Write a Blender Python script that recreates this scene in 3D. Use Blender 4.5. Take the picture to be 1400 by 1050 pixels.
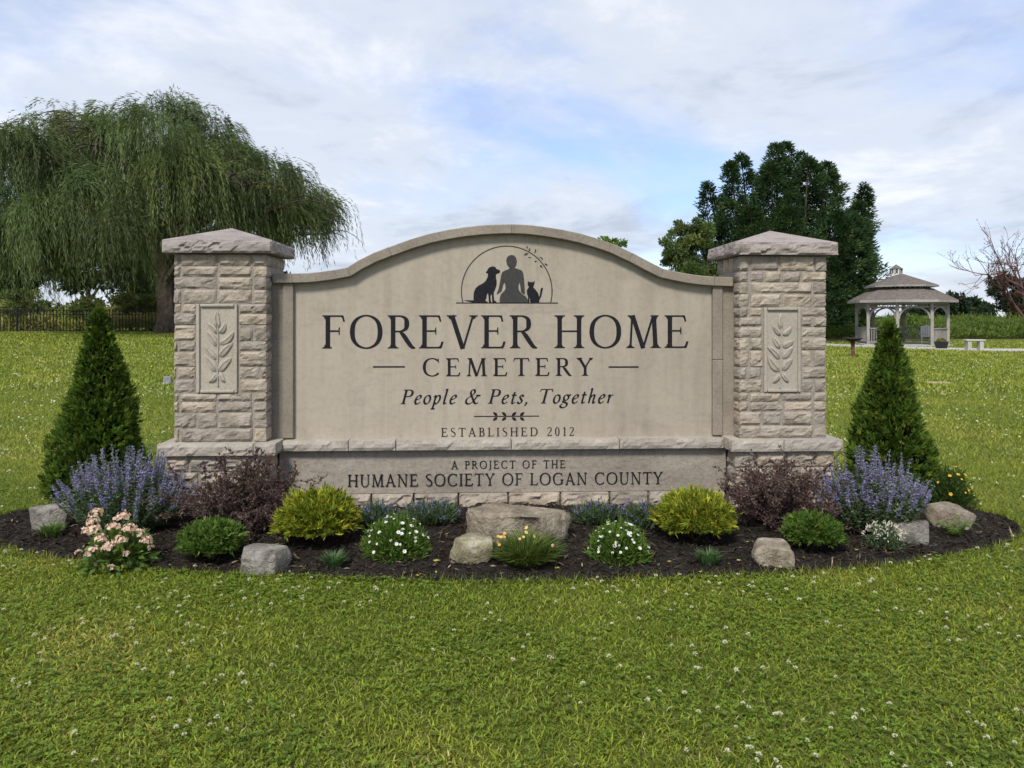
import bpy, bmesh, math, random
import numpy as np
from mathutils import Vector, Matrix

for o in list(bpy.data.objects):
    bpy.data.objects.remove(o, do_unlink=True)
scene = bpy.context.scene
C = scene.collection
R = math.radians
PI = math.pi

# ------------------------------------------------------------------ camera
CAM_H = 1.5          # metres above the lawn
HOR = 432.0          # row of the horizon in the 1400 x 1050 photograph
FPX = 1050.0         # focal length in photograph pixels
cam_d = bpy.data.cameras.new('camera')
cam = bpy.data.objects.new('camera', cam_d)
C.objects.link(cam)
cam.location = (0, 0, CAM_H)
cam.rotation_euler = (R(90), 0, 0)
cam_d.sensor_width = 36.0
cam_d.lens = 36.0 * FPX / 1400.0
cam_d.shift_y = (HOR - 525.0) / 1400.0
cam_d.clip_start = 0.05
cam_d.clip_end = 6000
scene.camera = cam

# ------------------------------------------------------------------ sky, sun, exposure
SUN_EL, SUN_AZ = 48.0, 200.0       # azimuth measured clockwise from +Y: behind the camera, a little to its left
world = bpy.data.worlds.new('World')
scene.world = world
world.use_nodes = True
wn = world.node_tree.nodes
wl = world.node_tree.links
wn.clear()
def wnode(t, **kw):
    n = wn.new(t)
    for k, v in kw.items():
        setattr(n, k, v)
    return n
w_out = wnode('ShaderNodeOutputWorld')
w_bg = wnode('ShaderNodeBackground')
w_sky = wnode('ShaderNodeTexSky', sky_type='NISHITA', sun_disc=False)
w_sky.sun_elevation = R(SUN_EL)
w_sky.sun_rotation = R(SUN_AZ)
w_sky.air_density = 1.0
w_sky.dust_density = 0.6
w_sky.ozone_density = 3.0
w_tc = wnode('ShaderNodeTexCoord')
w_sep = wnode('ShaderNodeSeparateXYZ')
wl.new(w_tc.outputs['Generated'], w_sep.inputs[0])
def wmath(op, a, b=None, c=None):
    n = wnode('ShaderNodeMath', operation=op)
    for i, v in enumerate((a, b, c)):
        if v is None:
            continue
        if isinstance(v, (int, float)):
            n.inputs[i].default_value = v
        else:
            wl.new(v, n.inputs[i])
    return n.outputs[0]
def wramp(fac, stops):
    n = wnode('ShaderNodeValToRGB')
    cr = n.color_ramp
    cr.interpolation = 'EASE'
    while len(cr.elements) < len(stops):
        cr.elements.new(0.5)
    for e, (p, col) in zip(cr.elements, stops):
        e.position = p
        e.color = (*col, 1) if len(col) == 3 else col
    wl.new(fac, n.inputs[0])
    return n.outputs[0]
zc = wmath('MAXIMUM', w_sep.outputs[2], 0.0)
den = wmath('ADD', zc, 0.16)
cx = wmath('DIVIDE', w_sep.outputs[0], den)
cy = wmath('DIVIDE', w_sep.outputs[1], den)
w_comb = wnode('ShaderNodeCombineXYZ')
wl.new(cx, w_comb.inputs[0]); wl.new(cy, w_comb.inputs[1])
def wnoise(scale, detail, rough, off, dist=0.0):
    m = wnode('ShaderNodeMapping')
    m.inputs['Location'].default_value = off
    m.inputs['Scale'].default_value = (1.0, 0.8, 1.0)
    wl.new(w_comb.outputs[0], m.inputs[0])
    n = wnode('ShaderNodeTexNoise')
    n.inputs['Scale'].default_value = scale
    n.inputs['Detail'].default_value = detail
    n.inputs['Roughness'].default_value = rough
    n.inputs['Distortion'].default_value = dist
    wl.new(m.outputs[0], n.inputs['Vector'])
    return n.outputs['Fac']
n_cover = wnoise(0.62, 9, 0.56, (3.1, 1.7, 0), 0.35)     # where the blue shows between the clouds
n_body = wnoise(1.5, 12, 0.62, (7.7, 4.2, 2), 0.3)      # light and grey inside the cloud sheet
cover = wramp(n_cover, [(0.36, (0.25,)*3), (0.55, (0.96,)*3)])
body = wramp(n_body, [(0.33, (0.215, 0.240, 0.284)), (0.50, (0.285, 0.309, 0.350)), (0.66, (0.365, 0.378, 0.396))])
w_skys = wnode('ShaderNodeVectorMath', operation='SCALE')
w_skys.inputs['Scale'].default_value = 0.075
w_tint = wnode('ShaderNodeVectorMath', operation='MULTIPLY')
w_tint.inputs[1].default_value = (0.85, 0.88, 1.08)
wl.new(w_sky.outputs[0], w_tint.inputs[0])
wl.new(w_tint.outputs[0], w_skys.inputs[0])
w_mix = wnode('ShaderNodeMix', data_type='RGBA')
wl.new(cover, w_mix.inputs[0])
wl.new(w_skys.outputs[0], w_mix.inputs[6])
wl.new(body, w_mix.inputs[7])
wl.new(w_mix.outputs[2], w_bg.inputs[0])
w_bg.inputs[1].default_value = 1.0
wl.new(w_bg.outputs[0], w_out.inputs[0])

sun_d = bpy.data.lights.new('sun', 'SUN')
sun_d.energy = 1.5
sun_d.angle = R(12)
sun_d.color = (1.0, 0.955, 0.88)
sun = bpy.data.objects.new('sun', sun_d)
C.objects.link(sun)
sdir = Vector((math.sin(R(SUN_AZ)) * math.cos(R(SUN_EL)), math.cos(R(SUN_AZ)) * math.cos(R(SUN_EL)), math.sin(R(SUN_EL))))
sun.rotation_euler = (-sdir).to_track_quat('-Z', 'Y').to_euler()
sun.location = sdir * 60

scene.view_settings.view_transform = 'Standard'
scene.view_settings.look = 'None'
scene.view_settings.gamma = 1.0
scene.view_settings.exposure = 1.40
scene.view_settings.use_curve_mapping = False
scene.render.engine = 'CYCLES'
cy_ = scene.cycles
cy_.use_denoising = True
cy_.max_bounces = 6
cy_.diffuse_bounces = 3
cy_.glossy_bounces = 2
cy_.transmission_bounces = 4
cy_.transparent_max_bounces = 4
cy_.use_adaptive_sampling = True
cy_.adaptive_threshold = 0.015

# ------------------------------------------------------------------ helpers
def smooth(a, b, x):
    t = np.clip((np.asarray(x, float) - a) / (b - a), 0, 1)
    return t * t * (3 - 2 * t)

def terrain(x, y):
    """height of the lawn: level round the sign, rising a little to the fence, falling a little to the gazebo"""
    x = np.asarray(x, float); y = np.asarray(y, float)
    a = x / np.maximum(y, 4.0)
    s = smooth(9, 44, y)
    return s * (0.5 * smooth(0.02, -0.42, a) - 0.16 * smooth(0.1, 0.45, a)) + 0.5 * s * 0

def P(px, py, d):
    """a point on the ray of a photograph pixel, d metres in front of the camera"""
    return Vector(((px - 700) / FPX * d, d, CAM_H - (py - HOR) / FPX * d))

def depth_at(py, z=0.0):
    return (CAM_H - z) * FPX / (py - HOR)

def ground_hit(px, py):
    d = 20.0
    for _ in range(60):
        z = float(terrain((px - 700) / FPX * d, d))
        d = 0.5 * d + 0.5 * depth_at(py, z)
    return Vector(((px - 700) / FPX * d, d, float(terrain((px - 700) / FPX * d, d))))

def col_attr(me, cols):
    at = me.color_attributes.new('Col', 'FLOAT_COLOR', 'POINT')
    c4 = np.ones((len(cols), 4), np.float32)
    c4[:, :3] = cols
    at.data.foreach_set('color', c4.ravel())

def np_mesh(name, verts, faces, cols=None, smooth_sh=False):
    """verts (n,3), faces (m,k) with one k for the whole mesh"""
    verts = np.asarray(verts, np.float32); faces = np.asarray(faces, np.int32)
    me = bpy.data.meshes.new(name)
    k = faces.shape[1]
    me.vertices.add(len(verts)); me.vertices.foreach_set('co', verts.ravel())
    me.loops.add(faces.size); me.loops.foreach_set('vertex_index', faces.ravel())
    me.polygons.add(len(faces))
    me.polygons.foreach_set('loop_start', np.arange(0, faces.size, k, dtype=np.int32))
    me.polygons.foreach_set('use_smooth', np.full(len(faces), smooth_sh, dtype=bool))
    if cols is not None:
        col_attr(me, np.asarray(cols, np.float32))
    me.update(calc_edges=True)
    return me

def obj(name, me, mat=None, parent=None, loc=None):
    o = bpy.data.objects.new(name, me)
    C.objects.link(o)
    if mat is not None and len(me.materials) == 0:
        me.materials.append(mat)
    if parent is not None:
        o.parent = parent
    if loc is not None:
        o.location = loc
    return o

def tag(o, label=None, cat=None, group=None, kind=None):
    if label: o['label'] = label
    if cat: o['category'] = cat
    if group: o['group'] = group
    if kind: o['kind'] = kind
    return o

def thing(name, label, cat, loc=(0, 0, 0), rz=0.0, group=None):
    o = bpy.data.objects.new(name, None)
    C.objects.link(o)
    o.empty_display_size = 0.1
    o.location = loc
    o.rotation_euler = (0, 0, rz)
    return tag(o, label, cat, group)

class MB:
    """collects shapes into one mesh"""
    def __init__(s):
        s.v = []; s.f = []
    def add(s, vs, fs):
        b = len(s.v)
        s.v += [tuple(v) for v in vs]
        s.f += [tuple(b + i for i in f) for f in fs]
        return s
    def box(s, x0, x1, y0, y1, z0, z1):
        return s.add([(x0,y0,z0),(x1,y0,z0),(x1,y1,z0),(x0,y1,z0),(x0,y0,z1),(x1,y0,z1),(x1,y1,z1),(x0,y1,z1)],
                     [(0,3,2,1),(4,5,6,7),(0,1,5,4),(1,2,6,5),(2,3,7,6),(3,0,4,7)])
    def bar(s, a, b, w, h=None, up=Vector((0, 0, 1))):
        a = Vector(a); b = Vector(b); h = h or w
        d = (b - a).normalized()
        sd = d.cross(up)
        if sd.length < 1e-4: sd = d.cross(Vector((0, 1, 0)))
        sd.normalize(); u = sd.cross(d)
        q = [sd * i * w / 2 + u * j * h / 2 for i, j in ((-1,-1),(1,-1),(1,1),(-1,1))]
        return s.add([a + k for k in q] + [b + k for k in q], [(3,2,1,0),(4,5,6,7),(0,1,5,4),(1,2,6,5),(2,3,7,6),(3,0,4,7)])
    def tube(s, pts, rad, n=6, cap=True):
        pts = [Vector(p) for p in pts]
        b = len(s.v)
        ref = Vector((0.31, 0.2, 0.93)).normalized()
        for i, p in enumerate(pts):
            d = (pts[min(i + 1, len(pts) - 1)] - pts[max(i - 1, 0)])
            if d.length < 1e-6: d = Vector((0, 0, 1))
            d.normalize()
            a = d.cross(ref)
            if a.length < 0.05: a = d.cross(Vector((1, 0, 0)))
            a.normalize(); c = d.cross(a)
            r = rad[i] if hasattr(rad, '__len__') else rad
            for k in range(n):
                t = 2 * PI * k / n
                s.v.append(tuple(p + a * math.cos(t) * r + c * math.sin(t) * r))
        for i in range(len(pts) - 1):
            for k in range(n):
                k2 = (k + 1) % n
                s.f.append((b + i*n + k, b + i*n + k2, b + (i+1)*n + k2, b + (i+1)*n + k))
        if cap:
            s.f.append(tuple(b + k for k in reversed(range(n))))
            s.f.append(tuple(b + (len(pts)-1)*n + k for k in range(n)))
        return s
    def lathe(s, prof, n=16, c=(0, 0, 0)):
        b = len(s.v)
        for r, z in prof:
            for k in range(n):
                t = 2 * PI * k / n
                s.v.append((c[0] + r * math.cos(t), c[1] + r * math.sin(t), c[2] + z))
        for i in range(len(prof) - 1):
            for k in range(n):
                k2 = (k + 1) % n
                s.f.append((b+i*n+k, b+i*n+k2, b+(i+1)*n+k2, b+(i+1)*n+k))
        s.f.append(tuple(b + k for k in reversed(range(n))))
        s.f.append(tuple(b + (len(prof)-1)*n + k for k in range(n)))
        return s
    def mesh(s, name, smooth_sh=False):
        me = bpy.data.meshes.new(name)
        me.from_pydata(s.v, [], s.f)
        if smooth_sh:
            me.polygons.foreach_set('use_smooth', np.ones(len(me.polygons), dtype=bool))
        me.update()
        return me
    def build(s, name, mat, parent=None, smooth_sh=False, loc=None):
        return obj(name, s.mesh(name, smooth_sh), mat, parent, loc)

def bevel_mesh(me, w, seg=1):
    bm = bmesh.new(); bm.from_mesh(me)
    bmesh.ops.bevel(bm, geom=list(bm.edges), offset=w, segments=seg, affect='EDGES', profile=0.6, clamp_overlap=True)
    bm.to_mesh(me); bm.free(); me.update()
    return me

_rs = np.random.RandomState(11)
_wv = _rs.uniform(-1, 1, (24, 3)) * 1.0
_ph = _rs.uniform(0, 6.28, 24)
def snoise(p, freq=1.0, seed=0.0, octs=3):
    """cheap smooth noise from sums of sines, about -1..1"""
    p = np.asarray(p, float) * freq + seed * 3.17
    out = np.zeros(p.shape[:-1]); amp = 1.0; tot = 0
    for o in range(octs):
        acc = 0
        for k in range(6):
            i = (o * 6 + k) % 24
            acc = acc + np.sin(p @ (_wv[i][:p.shape[-1]] * 2.6) + _ph[i] + seed)
        out += amp * acc / 3.2; tot += amp
        amp *= 0.55; p = p * 2.03
    return out / tot

# ------------------------------------------------------------------ materials
def new_mat(name):
    m = bpy.data.materials.new(name)
    m.use_nodes = True
    nt = m.node_tree
    b = nt.nodes['Principled BSDF']
    b.inputs['Specular IOR Level'].default_value = 0.25
    return m, nt, b
def N(nt, t, **kw):
    n = nt.nodes.new(t)
    for k, v in kw.items():
        if isinstance(k, str) and hasattr(n, k): setattr(n, k, v)
    return n
def noise_n(nt, vec, scale, detail=6, rough=0.55, dist=0.0):
    n = N(nt, 'ShaderNodeTexNoise')
    n.inputs['Scale'].default_value = scale
    n.inputs['Detail'].default_value = detail
    n.inputs['Roughness'].default_value = rough
    n.inputs['Distortion'].default_value = dist
    if vec is not None: nt.links.new(vec, n.inputs['Vector'])
    return n.outputs['Fac']
def ramp_n(nt, fac, stops):
    n = N(nt, 'ShaderNodeValToRGB')
    cr = n.color_ramp
    while len(cr.elements) < len(stops): cr.elements.new(0.5)
    for e, (p, c) in zip(cr.elements, stops):
        e.position = p; e.color = (*c, 1)
    nt.links.new(fac, n.inputs[0])
    return n.outputs[0]
def mix_n(nt, fac, a, b, mode='MIX'):
    n = N(nt, 'ShaderNodeMix', data_type='RGBA', blend_type=mode)
    for sock, v in ((n.inputs[0], fac), (n.inputs[6], a), (n.inputs[7], b)):
        if isinstance(v, (int, float)): sock.default_value = v
        elif isinstance(v, tuple): sock.default_value = (*v, 1)
        else: nt.links.new(v, sock)
    return n.outputs[2]
def bump_n(nt, b, h, strength, dist, prev=None):
    n = N(nt, 'ShaderNodeBump')
    n.inputs['Strength'].default_value = strength
    n.inputs['Distance'].default_value = dist
    nt.links.new(h, n.inputs['Height'])
    if prev is not None: nt.links.new(prev, n.inputs['Normal'])
    nt.links.new(n.outputs[0], b.inputs['Normal'])
    return n.outputs[0]
def obj_coords(nt, jitter=True, sc=None):
    tc = N(nt, 'ShaderNodeTexCoord')
    v = tc.outputs['Object']
    if jitter:
        oi = N(nt, 'ShaderNodeObjectInfo')
        mul = N(nt, 'ShaderNodeMath', operation='MULTIPLY'); mul.inputs[1].default_value = 37.0
        nt.links.new(oi.outputs['Random'], mul.inputs[0])
        ad = N(nt, 'ShaderNodeVectorMath', operation='ADD')
        nt.links.new(v, ad.inputs[0]); nt.links.new(mul.outputs[0], ad.inputs[1])
        v = ad.outputs[0]
    if sc:
        mp = N(nt, 'ShaderNodeMapping'); mp.inputs['Scale'].default_value = sc
        nt.links.new(v, mp.inputs[0]); v = mp.outputs[0]
    return v

def stone_mat(name, dark, mid, light, scale=5.0, bump=0.5, bdist=0.012, fine=60.0, hue=0.12, rough=0.9, strata=None, speck=0.75):
    m, nt, b = new_mat(name)
    v = obj_coords(nt)
    f = noise_n(nt, v, scale, 8, 0.6, 0.3)
    c = ramp_n(nt, f, [(0.28, dark), (0.5, mid), (0.74, light)])
    oi = N(nt, 'ShaderNodeObjectInfo')
    tint = ramp_n(nt, oi.outputs['Random'], [(0.0, (1 - hue, 1 - hue, 1 - hue * 0.8)), (0.5, (1, 1, 1)), (1.0, (1 + hue, 1 + hue * 0.72, 1 + hue * 0.4))])
    c = mix_n(nt, 1.0, c, tint, 'MULTIPLY')
    sp = noise_n(nt, v, fine, 4, 0.7)
    spk = ramp_n(nt, sp, [(0.34, (0.72, 0.70, 0.68)), (0.5, (1, 1, 1)), (0.7, (1.12, 1.11, 1.09))])
    c = mix_n(nt, speck, c, spk, 'MULTIPLY')
    nt.links.new(c, b.inputs['Base Color'])
    b.inputs['Roughness'].default_value = rough
    vv = obj_coords(nt, True, strata) if strata else v
    h1 = noise_n(nt, vv, scale * 3.5, 6, 0.6, 0.6)
    n1 = bump_n(nt, b, h1, bump, bdist)
    h2 = noise_n(nt, v, fine * 1.6, 4, 0.6)
    bump_n(nt, b, h2, 0.35, 0.003, n1)
    return m

def plain_mat(name, col, rough=0.6, metal=0.0, var=0.15, scale=8.0, bump=0.0, spec=0.25):
    m, nt, b = new_mat(name)
    v = obj_coords(nt)
    f = noise_n(nt, v, scale, 6, 0.6)
    lo = tuple(c * (1 - var) for c in col); hi = tuple(min(1, c * (1 + var)) for c in col)
    c = ramp_n(nt, f, [(0.3, lo), (0.7, hi)])
    nt.links.new(c, b.inputs['Base Color'])
    b.inputs['Roughness'].default_value = rough
    b.inputs['Metallic'].default_value = metal
    b.inputs['Specular IOR Level'].default_value = spec
    if bump: bump_n(nt, b, noise_n(nt, v, scale * 5, 5), bump, 0.01)
    return m

def leaf_mat(name, trans=0.3, rough=0.55, spec=0.2):
    m, nt, b = new_mat(name)
    at = N(nt, 'ShaderNodeAttribute'); at.attribute_name = 'Col'
    nt.links.new(at.outputs['Color'], b.inputs['Base Color'])
    b.inputs['Roughness'].default_value = rough
    b.inputs['Specular IOR Level'].default_value = spec
    tr = N(nt, 'ShaderNodeBsdfTranslucent')
    tc = mix_n(nt, 1.0, at.outputs['Color'], (1.15, 1.2, 0.6), 'MULTIPLY')
    nt.links.new(tc, tr.inputs['Color'])
    mx = N(nt, 'ShaderNodeMixShader'); mx.inputs[0].default_value = trans
    nt.links.new(b.outputs[0], mx.inputs[1]); nt.links.new(tr.outputs[0], mx.inputs[2])
    nt.links.new(mx.outputs[0], nt.nodes['Material Output'].inputs[0])
    return m

M_LEAF = leaf_mat('leaf')
M_GRASS = leaf_mat('grass_blade', 0.35, 0.5, 0.2)
M_PETAL = leaf_mat('petal', 0.3, 0.7, 0.1)
M_NEEDLE = leaf_mat('needle_spray', 0.2, 0.6, 0.12)
M_BARK = stone_mat('bark', (0.035, 0.027, 0.02), (0.07, 0.055, 0.042), (0.12, 0.1, 0.08), 4, 0.8, 0.03, 30, strata=(3, 3, 0.5))

# ------------------------------------------------------------------ leaf builders (numpy)
def unit(v):
    return v / np.maximum(np.linalg.norm(v, axis=-1, keepdims=True), 1e-9)
def rand_unit(rng, n):
    return unit(rng.normal(size=(n, 3)))
def leaf_geo(pos, tip, nrm, L, W, fold=0.12, wide=0.45):
    """rhombic folded leaves: pos (n,3) base, tip direction, rough normal, length and width arrays; 2 triangles each"""
    n = len(pos)
    tip = unit(tip); side = unit(np.cross(tip, nrm)); nn = np.cross(side, tip)
    L = np.broadcast_to(np.asarray(L, float), (n,))[:, None]; W = np.broadcast_to(np.asarray(W, float), (n,))[:, None]
    v = np.empty((n, 4, 3))
    v[:, 0] = pos
    mid = pos + tip * L * wide + nn * L * fold
    v[:, 1] = mid + side * W / 2
    v[:, 2] = pos + tip * L
    v[:, 3] = mid - side * W / 2
    b = np.arange(n)[:, None] * 4
    f = np.concatenate([b + [0, 1, 2], b + [0, 2, 3]], 1).reshape(-1, 3)
    return v.reshape(-1, 3), f
class Cloud:
    """many leaves gathered for one mesh"""
    def __init__(s): s.V = []; s.F = []; s.K = []; s.n = 0
    def raw(s, v, f, c):
        s.V.append(v); s.F.append(f + s.n); s.K.append(c); s.n += len(v)
    def leaves(s, pos, tip, nrm, L, W, cols, fold=0.12, wide=0.45):
        if len(pos) == 0: return
        v, f = leaf_geo(pos, tip, nrm, L, W, fold, wide)
        s.raw(v, f, np.repeat(cols, 4, 0))
    def build(s, name, mat, parent=None, loc=None, kind=None):
        me = np_mesh(name, np.concatenate(s.V), np.concatenate(s.F), np.concatenate(s.K))
        o = obj(name, me, mat, parent, loc)
        if kind: o['kind'] = kind
        return o
def shade(rng, n, base, dv=0.25, dh=0.06, alt=None, palt=0.0):
    """colours of n leaves round a base colour"""
    c = np.tile(np.asarray(base, float), (n, 1))
    if alt is not None:
        k = rng.random(n) < palt
        c[k] = alt
    c *= rng.uniform(1 - dv, 1 + dv, (n, 1))
    c *= 1 + rng.uniform(-dh, dh, (n, 3))
    return np.clip(c, 0, 1)
def sprays(cl, rng, pos, d, size, fingers, cols, spread=0.9, wf=0.2, droop=0.0):
    """flat fans of scale-leaf twigs, as on arborvitae"""
    n = len(pos)
    d = unit(d)
    nr = unit(np.cross(d, rand_unit(rng, n)))
    sd = np.cross(d, nr)
    size = np.broadcast_to(size, (n,))
    for k in range(fingers):
        t = (k / (fingers - 1) - 0.5) * 2 if fingers > 1 else 0
        a = t * spread + rng.normal(0, 0.12, n)
        td = d * np.cos(a)[:, None] + sd * np.sin(a)[:, None] + nr * rng.normal(0, 0.18, n)[:, None]
        td[:, 2] -= droop
        L = size * (1 - 0.38 * abs(t)) * rng.uniform(0.75, 1.2, n)
        start = pos + d * (size * 0.18 * (1 - abs(t)))[:, None]
        kc = cols * rng.uniform(0.85, 1.15, (n, 1))
        cl.leaves(start, td, nr + rng.normal(0, 0.35, (n, 3)), L, L * wf, kc, 0.08, 0.5)
# ------------------------------------------------------------------ the setting: lawn, mulch bed, path, wild field
BED_C = (-0.10, 5.60); BED_A, BED_B = 3.75, 1.29
def bed_r(x, y):
    th = np.arctan2((y - BED_C[1]) / BED_B, (x - BED_C[0]) / BED_A)
    wob = 1 + 0.008 * np.sin(th * 5 + 1.0) + 0.006 * np.sin(th * 11) + 0.004 * np.sin(th * 23 + 2)
    return np.sqrt(((x - BED_C[0]) / BED_A) ** 2 + ((y - BED_C[1]) / BED_B) ** 2) / wob
def mulch_z(x, y):
    r = bed_r(np.asarray(x, float), np.asarray(y, float))
    return 0.012 + 0.04 * np.clip(1 - r ** 3, 0, 1)

def lawn_mesh():
    us = np.linspace(-1, 1, 150); xs = np.sign(us) * (np.expm1(np.abs(us) * 4.4) / np.expm1(4.4)) * 900
    vs = np.linspace(0, 1, 170); ys = -25 + (np.expm1(vs * 4.2) / np.expm1(4.2)) * 1500
    X, Y = np.meshgrid(xs, ys)
    Z = terrain(X, Y) + 0.0
    v = np.stack([X, Y, Z], -1).reshape(-1, 3)
    nx = len(xs)
    i, j = np.meshgrid(np.arange(len(xs) - 1), np.arange(len(ys) - 1))
    a = (j * nx + i).ravel()
    return np_mesh('lawn', v, np.stack([a, a + 1, a + nx + 1, a + nx], 1), None, True)
m, nt, b = new_mat('lawn_ground')
gv = N(nt, 'ShaderNodeTexCoord').outputs['Object']
f1 = noise_n(nt, gv, 0.35, 6, 0.6)
c1 = ramp_n(nt, f1, [(0.32, (0.075, 0.09, 0.016)), (0.5, (0.11, 0.125, 0.022)), (0.68, (0.155, 0.155, 0.034))])
f2 = noise_n(nt, gv, 30, 5, 0.7)
c2 = ramp_n(nt, f2, [(0.35, (0.55, 0.6, 0.5)), (0.6, (1.1, 1.1, 1.05))])
nt.links.new(mix_n(nt, 0.8, c1, c2, 'MULTIPLY'), b.inputs['Base Color'])
b.inputs['Roughness'].default_value = 0.95
bump_n(nt, b, noise_n(nt, gv, 45, 4), 0.6, 0.04)
M_LAWN = m
tag(obj('lawn', lawn_mesh(), M_LAWN), 'mown green lawn spreading round the sign to the far field', kind='structure')

# ---- grass blades
def patch_val(x, y):
    p = np.stack([x, y], -1)
    return 0.6 * snoise(p, 0.9, 1.0, 2) + 0.4 * snoise(p, 3.2, 5.0, 2)
def blade_cols(rng, x, y, n, farmix):
    pv = patch_val(x, y)
    base = np.array([0.235, 0.265, 0.030]); dry = np.array([0.35, 0.315, 0.078]); lush = np.array([0.138, 0.192, 0.020])
    t = np.clip(0.5 + 0.8 * pv, 0, 1)[:, None]
    c = lush * (1 - t) + base * t
    k = np.clip((pv - 0.32) * 1.1, 0, 0.45)[:, None]
    c = c * (1 - k) + dry * k
    c = c * (1 - farmix) + (c * 0.75 + np.array([0.24, 0.25, 0.06]) * 0.45) * farmix
    strw = rng.random(n) < 0.03
    c[strw] = np.array([0.33, 0.29, 0.13])
    return np.clip(c * rng.uniform(0.4, 1.75, (n, 1)) * (1 + rng.uniform(-0.07, 0.07, (n, 3))), 0, 1)
PATH_PX = ((1030, 469.5), (1090, 471), (1130, 473), (1180, 475), (1230, 476.6), (1280, 478.4), (1320, 479.6), (1360, 480.8), (1400, 481.2), (1450, 481.5), (1500, 481.5))
PATH = []
for _px, _py in PATH_PX:
    _h = ground_hit(_px, _py); PATH.append((_h.x, _h.y + 1.45))
PATH_W = 2.9
def on_path(x, y):
    yc = np.interp(x, [p[0] for p in PATH], [p[1] for p in PATH])
    return (x > PATH[0][0]) & (y > yc - PATH_W / 2 - 0.05) & (y < yc + PATH_W / 2)
def sample_area(rng, y0, y1, dens, slope=0.76, pad=0.9, hole=None):
    hw = slope * y1 + pad
    n = int((y1 - y0) * 2 * hw * dens)
    x = rng.uniform(-hw, hw, n); y = rng.uniform(y0, y1, n)
    k = (np.abs(x) < slope * y + pad)
    k &= bed_r(x, y) > 1.0
    k &= ~on_path(x, y)
    if hole: k &= (np.abs(x / y) > hole)
    return x[k], y[k]
def blades(cl, rng, x, y, L, W, lean, seg3, farmix):
    n = len(x)
    z = terrain(x, y)
    az = rng.uniform(0, 2 * PI, n)
    ln = rng.uniform(lean * 0.35, lean * 1.5, n)
    h = np.stack([np.cos(az), np.sin(az), np.zeros(n)], -1)
    sd = np.stack([-np.sin(az), np.cos(az), np.zeros(n)], -1)
    tw = rng.uniform(-1.2, 1.2, n)[:, None]
    sd = sd * np.cos(tw) + h * np.sin(tw)
    up = np.array([0, 0, 1.0])
    Lr = (L * rng.uniform(0.55, 1.3, n))[:, None]; Wr = (W * rng.uniform(0.7, 1.35, n))[:, None]
    base = np.stack([x, y, z - 0.003], -1)
    d1 = unit(up + h * (ln * 0.55)[:, None])
    mid = base + d1 * Lr * 0.55
    d2 = unit(up * 0.75 + h * (ln * 1.7)[:, None])
    tip = mid + d2 * Lr * 0.5
    cols = blade_cols(rng, x, y, n, farmix)
    if seg3:
        v = np.stack([base, mid + sd * Wr * 0.5, tip, mid - sd * Wr * 0.5], 1)
        b_ = np.arange(n)[:, None] * 4
        f = np.concatenate([b_ + [0, 1, 3], b_ + [1, 2, 3]], 1).reshape(-1, 3)
        cl.raw(v.reshape(-1, 3), f, np.repeat(cols, 4, 0))
    else:
        v = np.stack([base - sd * Wr * 0.5, base + sd * Wr * 0.5, base + (tip - base)], 1)
        f = np.arange(n * 3).reshape(-1, 3)
        cl.raw(v.reshape(-1, 3), f, np.repeat(cols, 3, 0))
rng = np.random.default_rng(3)
g = Cloud()
x, y = sample_area(rng, 2.1, 4.7, 12800); blades(g, rng, x, y, 0.037, 0.0055, 1.35, True, 0.0)
x, y = sample_area(rng, 4.7, 8.0, 6000); blades(g, rng, x, y, 0.040, 0.0065, 1.1, False, 0.15)
x, y = sample_area(rng, 8.0, 15.0, 2000, hole=0.18); blades(g, rng, x, y, 0.05, 0.011, 1.1, False, 0.35)
x, y = sample_area(rng, 15.0, 30.0, 330, hole=0.25); blades(g, rng, x, y, 0.085, 0.032, 0.8, False, 0.6)
x, y = sample_area(rng, 30.0, 50.0, 90, hole=0.3); blades(g, rng, x, y, 0.11, 0.07, 0.8, False, 0.8)
# grass leaning over the cut edge of the bed
th = rng.uniform(0, 2 * PI, 9000); rr = rng.uniform(0.995, 1.02, 9000)
x = BED_C[0] + BED_A * rr * np.cos(th); y = BED_C[1] + BED_B * rr * np.sin(th)
blades(g, rng, x, y, 0.065, 0.0045, 0.9, False, 0.0)
# clover leaves between the blades, three leaflets each
x, y = sample_area(rng, 2.1, 7.0, 2300)
pv = snoise(np.stack([x, y], -1), 1.6, 9.0, 3)
k = pv > rng.uniform(-0.5, 0.9, len(pv)); x, y = x[k], y[k]; n = len(x)
hz = rng.uniform(0.012, 0.034, n); a0 = rng.uniform(0, 2 * PI, n)
cc = shade(rng, n, (0.140, 0.205, 0.024), 0.4, 0.06)
for q in range(3):
    a = a0 + q * 2.094
    tip = np.stack([np.cos(a), np.sin(a), rng.uniform(-0.1, 0.45, n)], -1)
    pos = np.stack([x, y, terrain(x, y) + hz], -1)
    g.leaves(pos, tip, np.tile([0, 0, 1.0], (n, 1)) + rng.normal(0, 0.25, (n, 3)), rng.uniform(0.010, 0.017, n), rng.uniform(0.010, 0.015, n), cc, 0.1, 0.62)
g = g.build('grass', M_GRASS)
tag(g, 'short mown grass blades and clover leaves covering the whole lawn', 'grass', kind='stuff')

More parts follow.
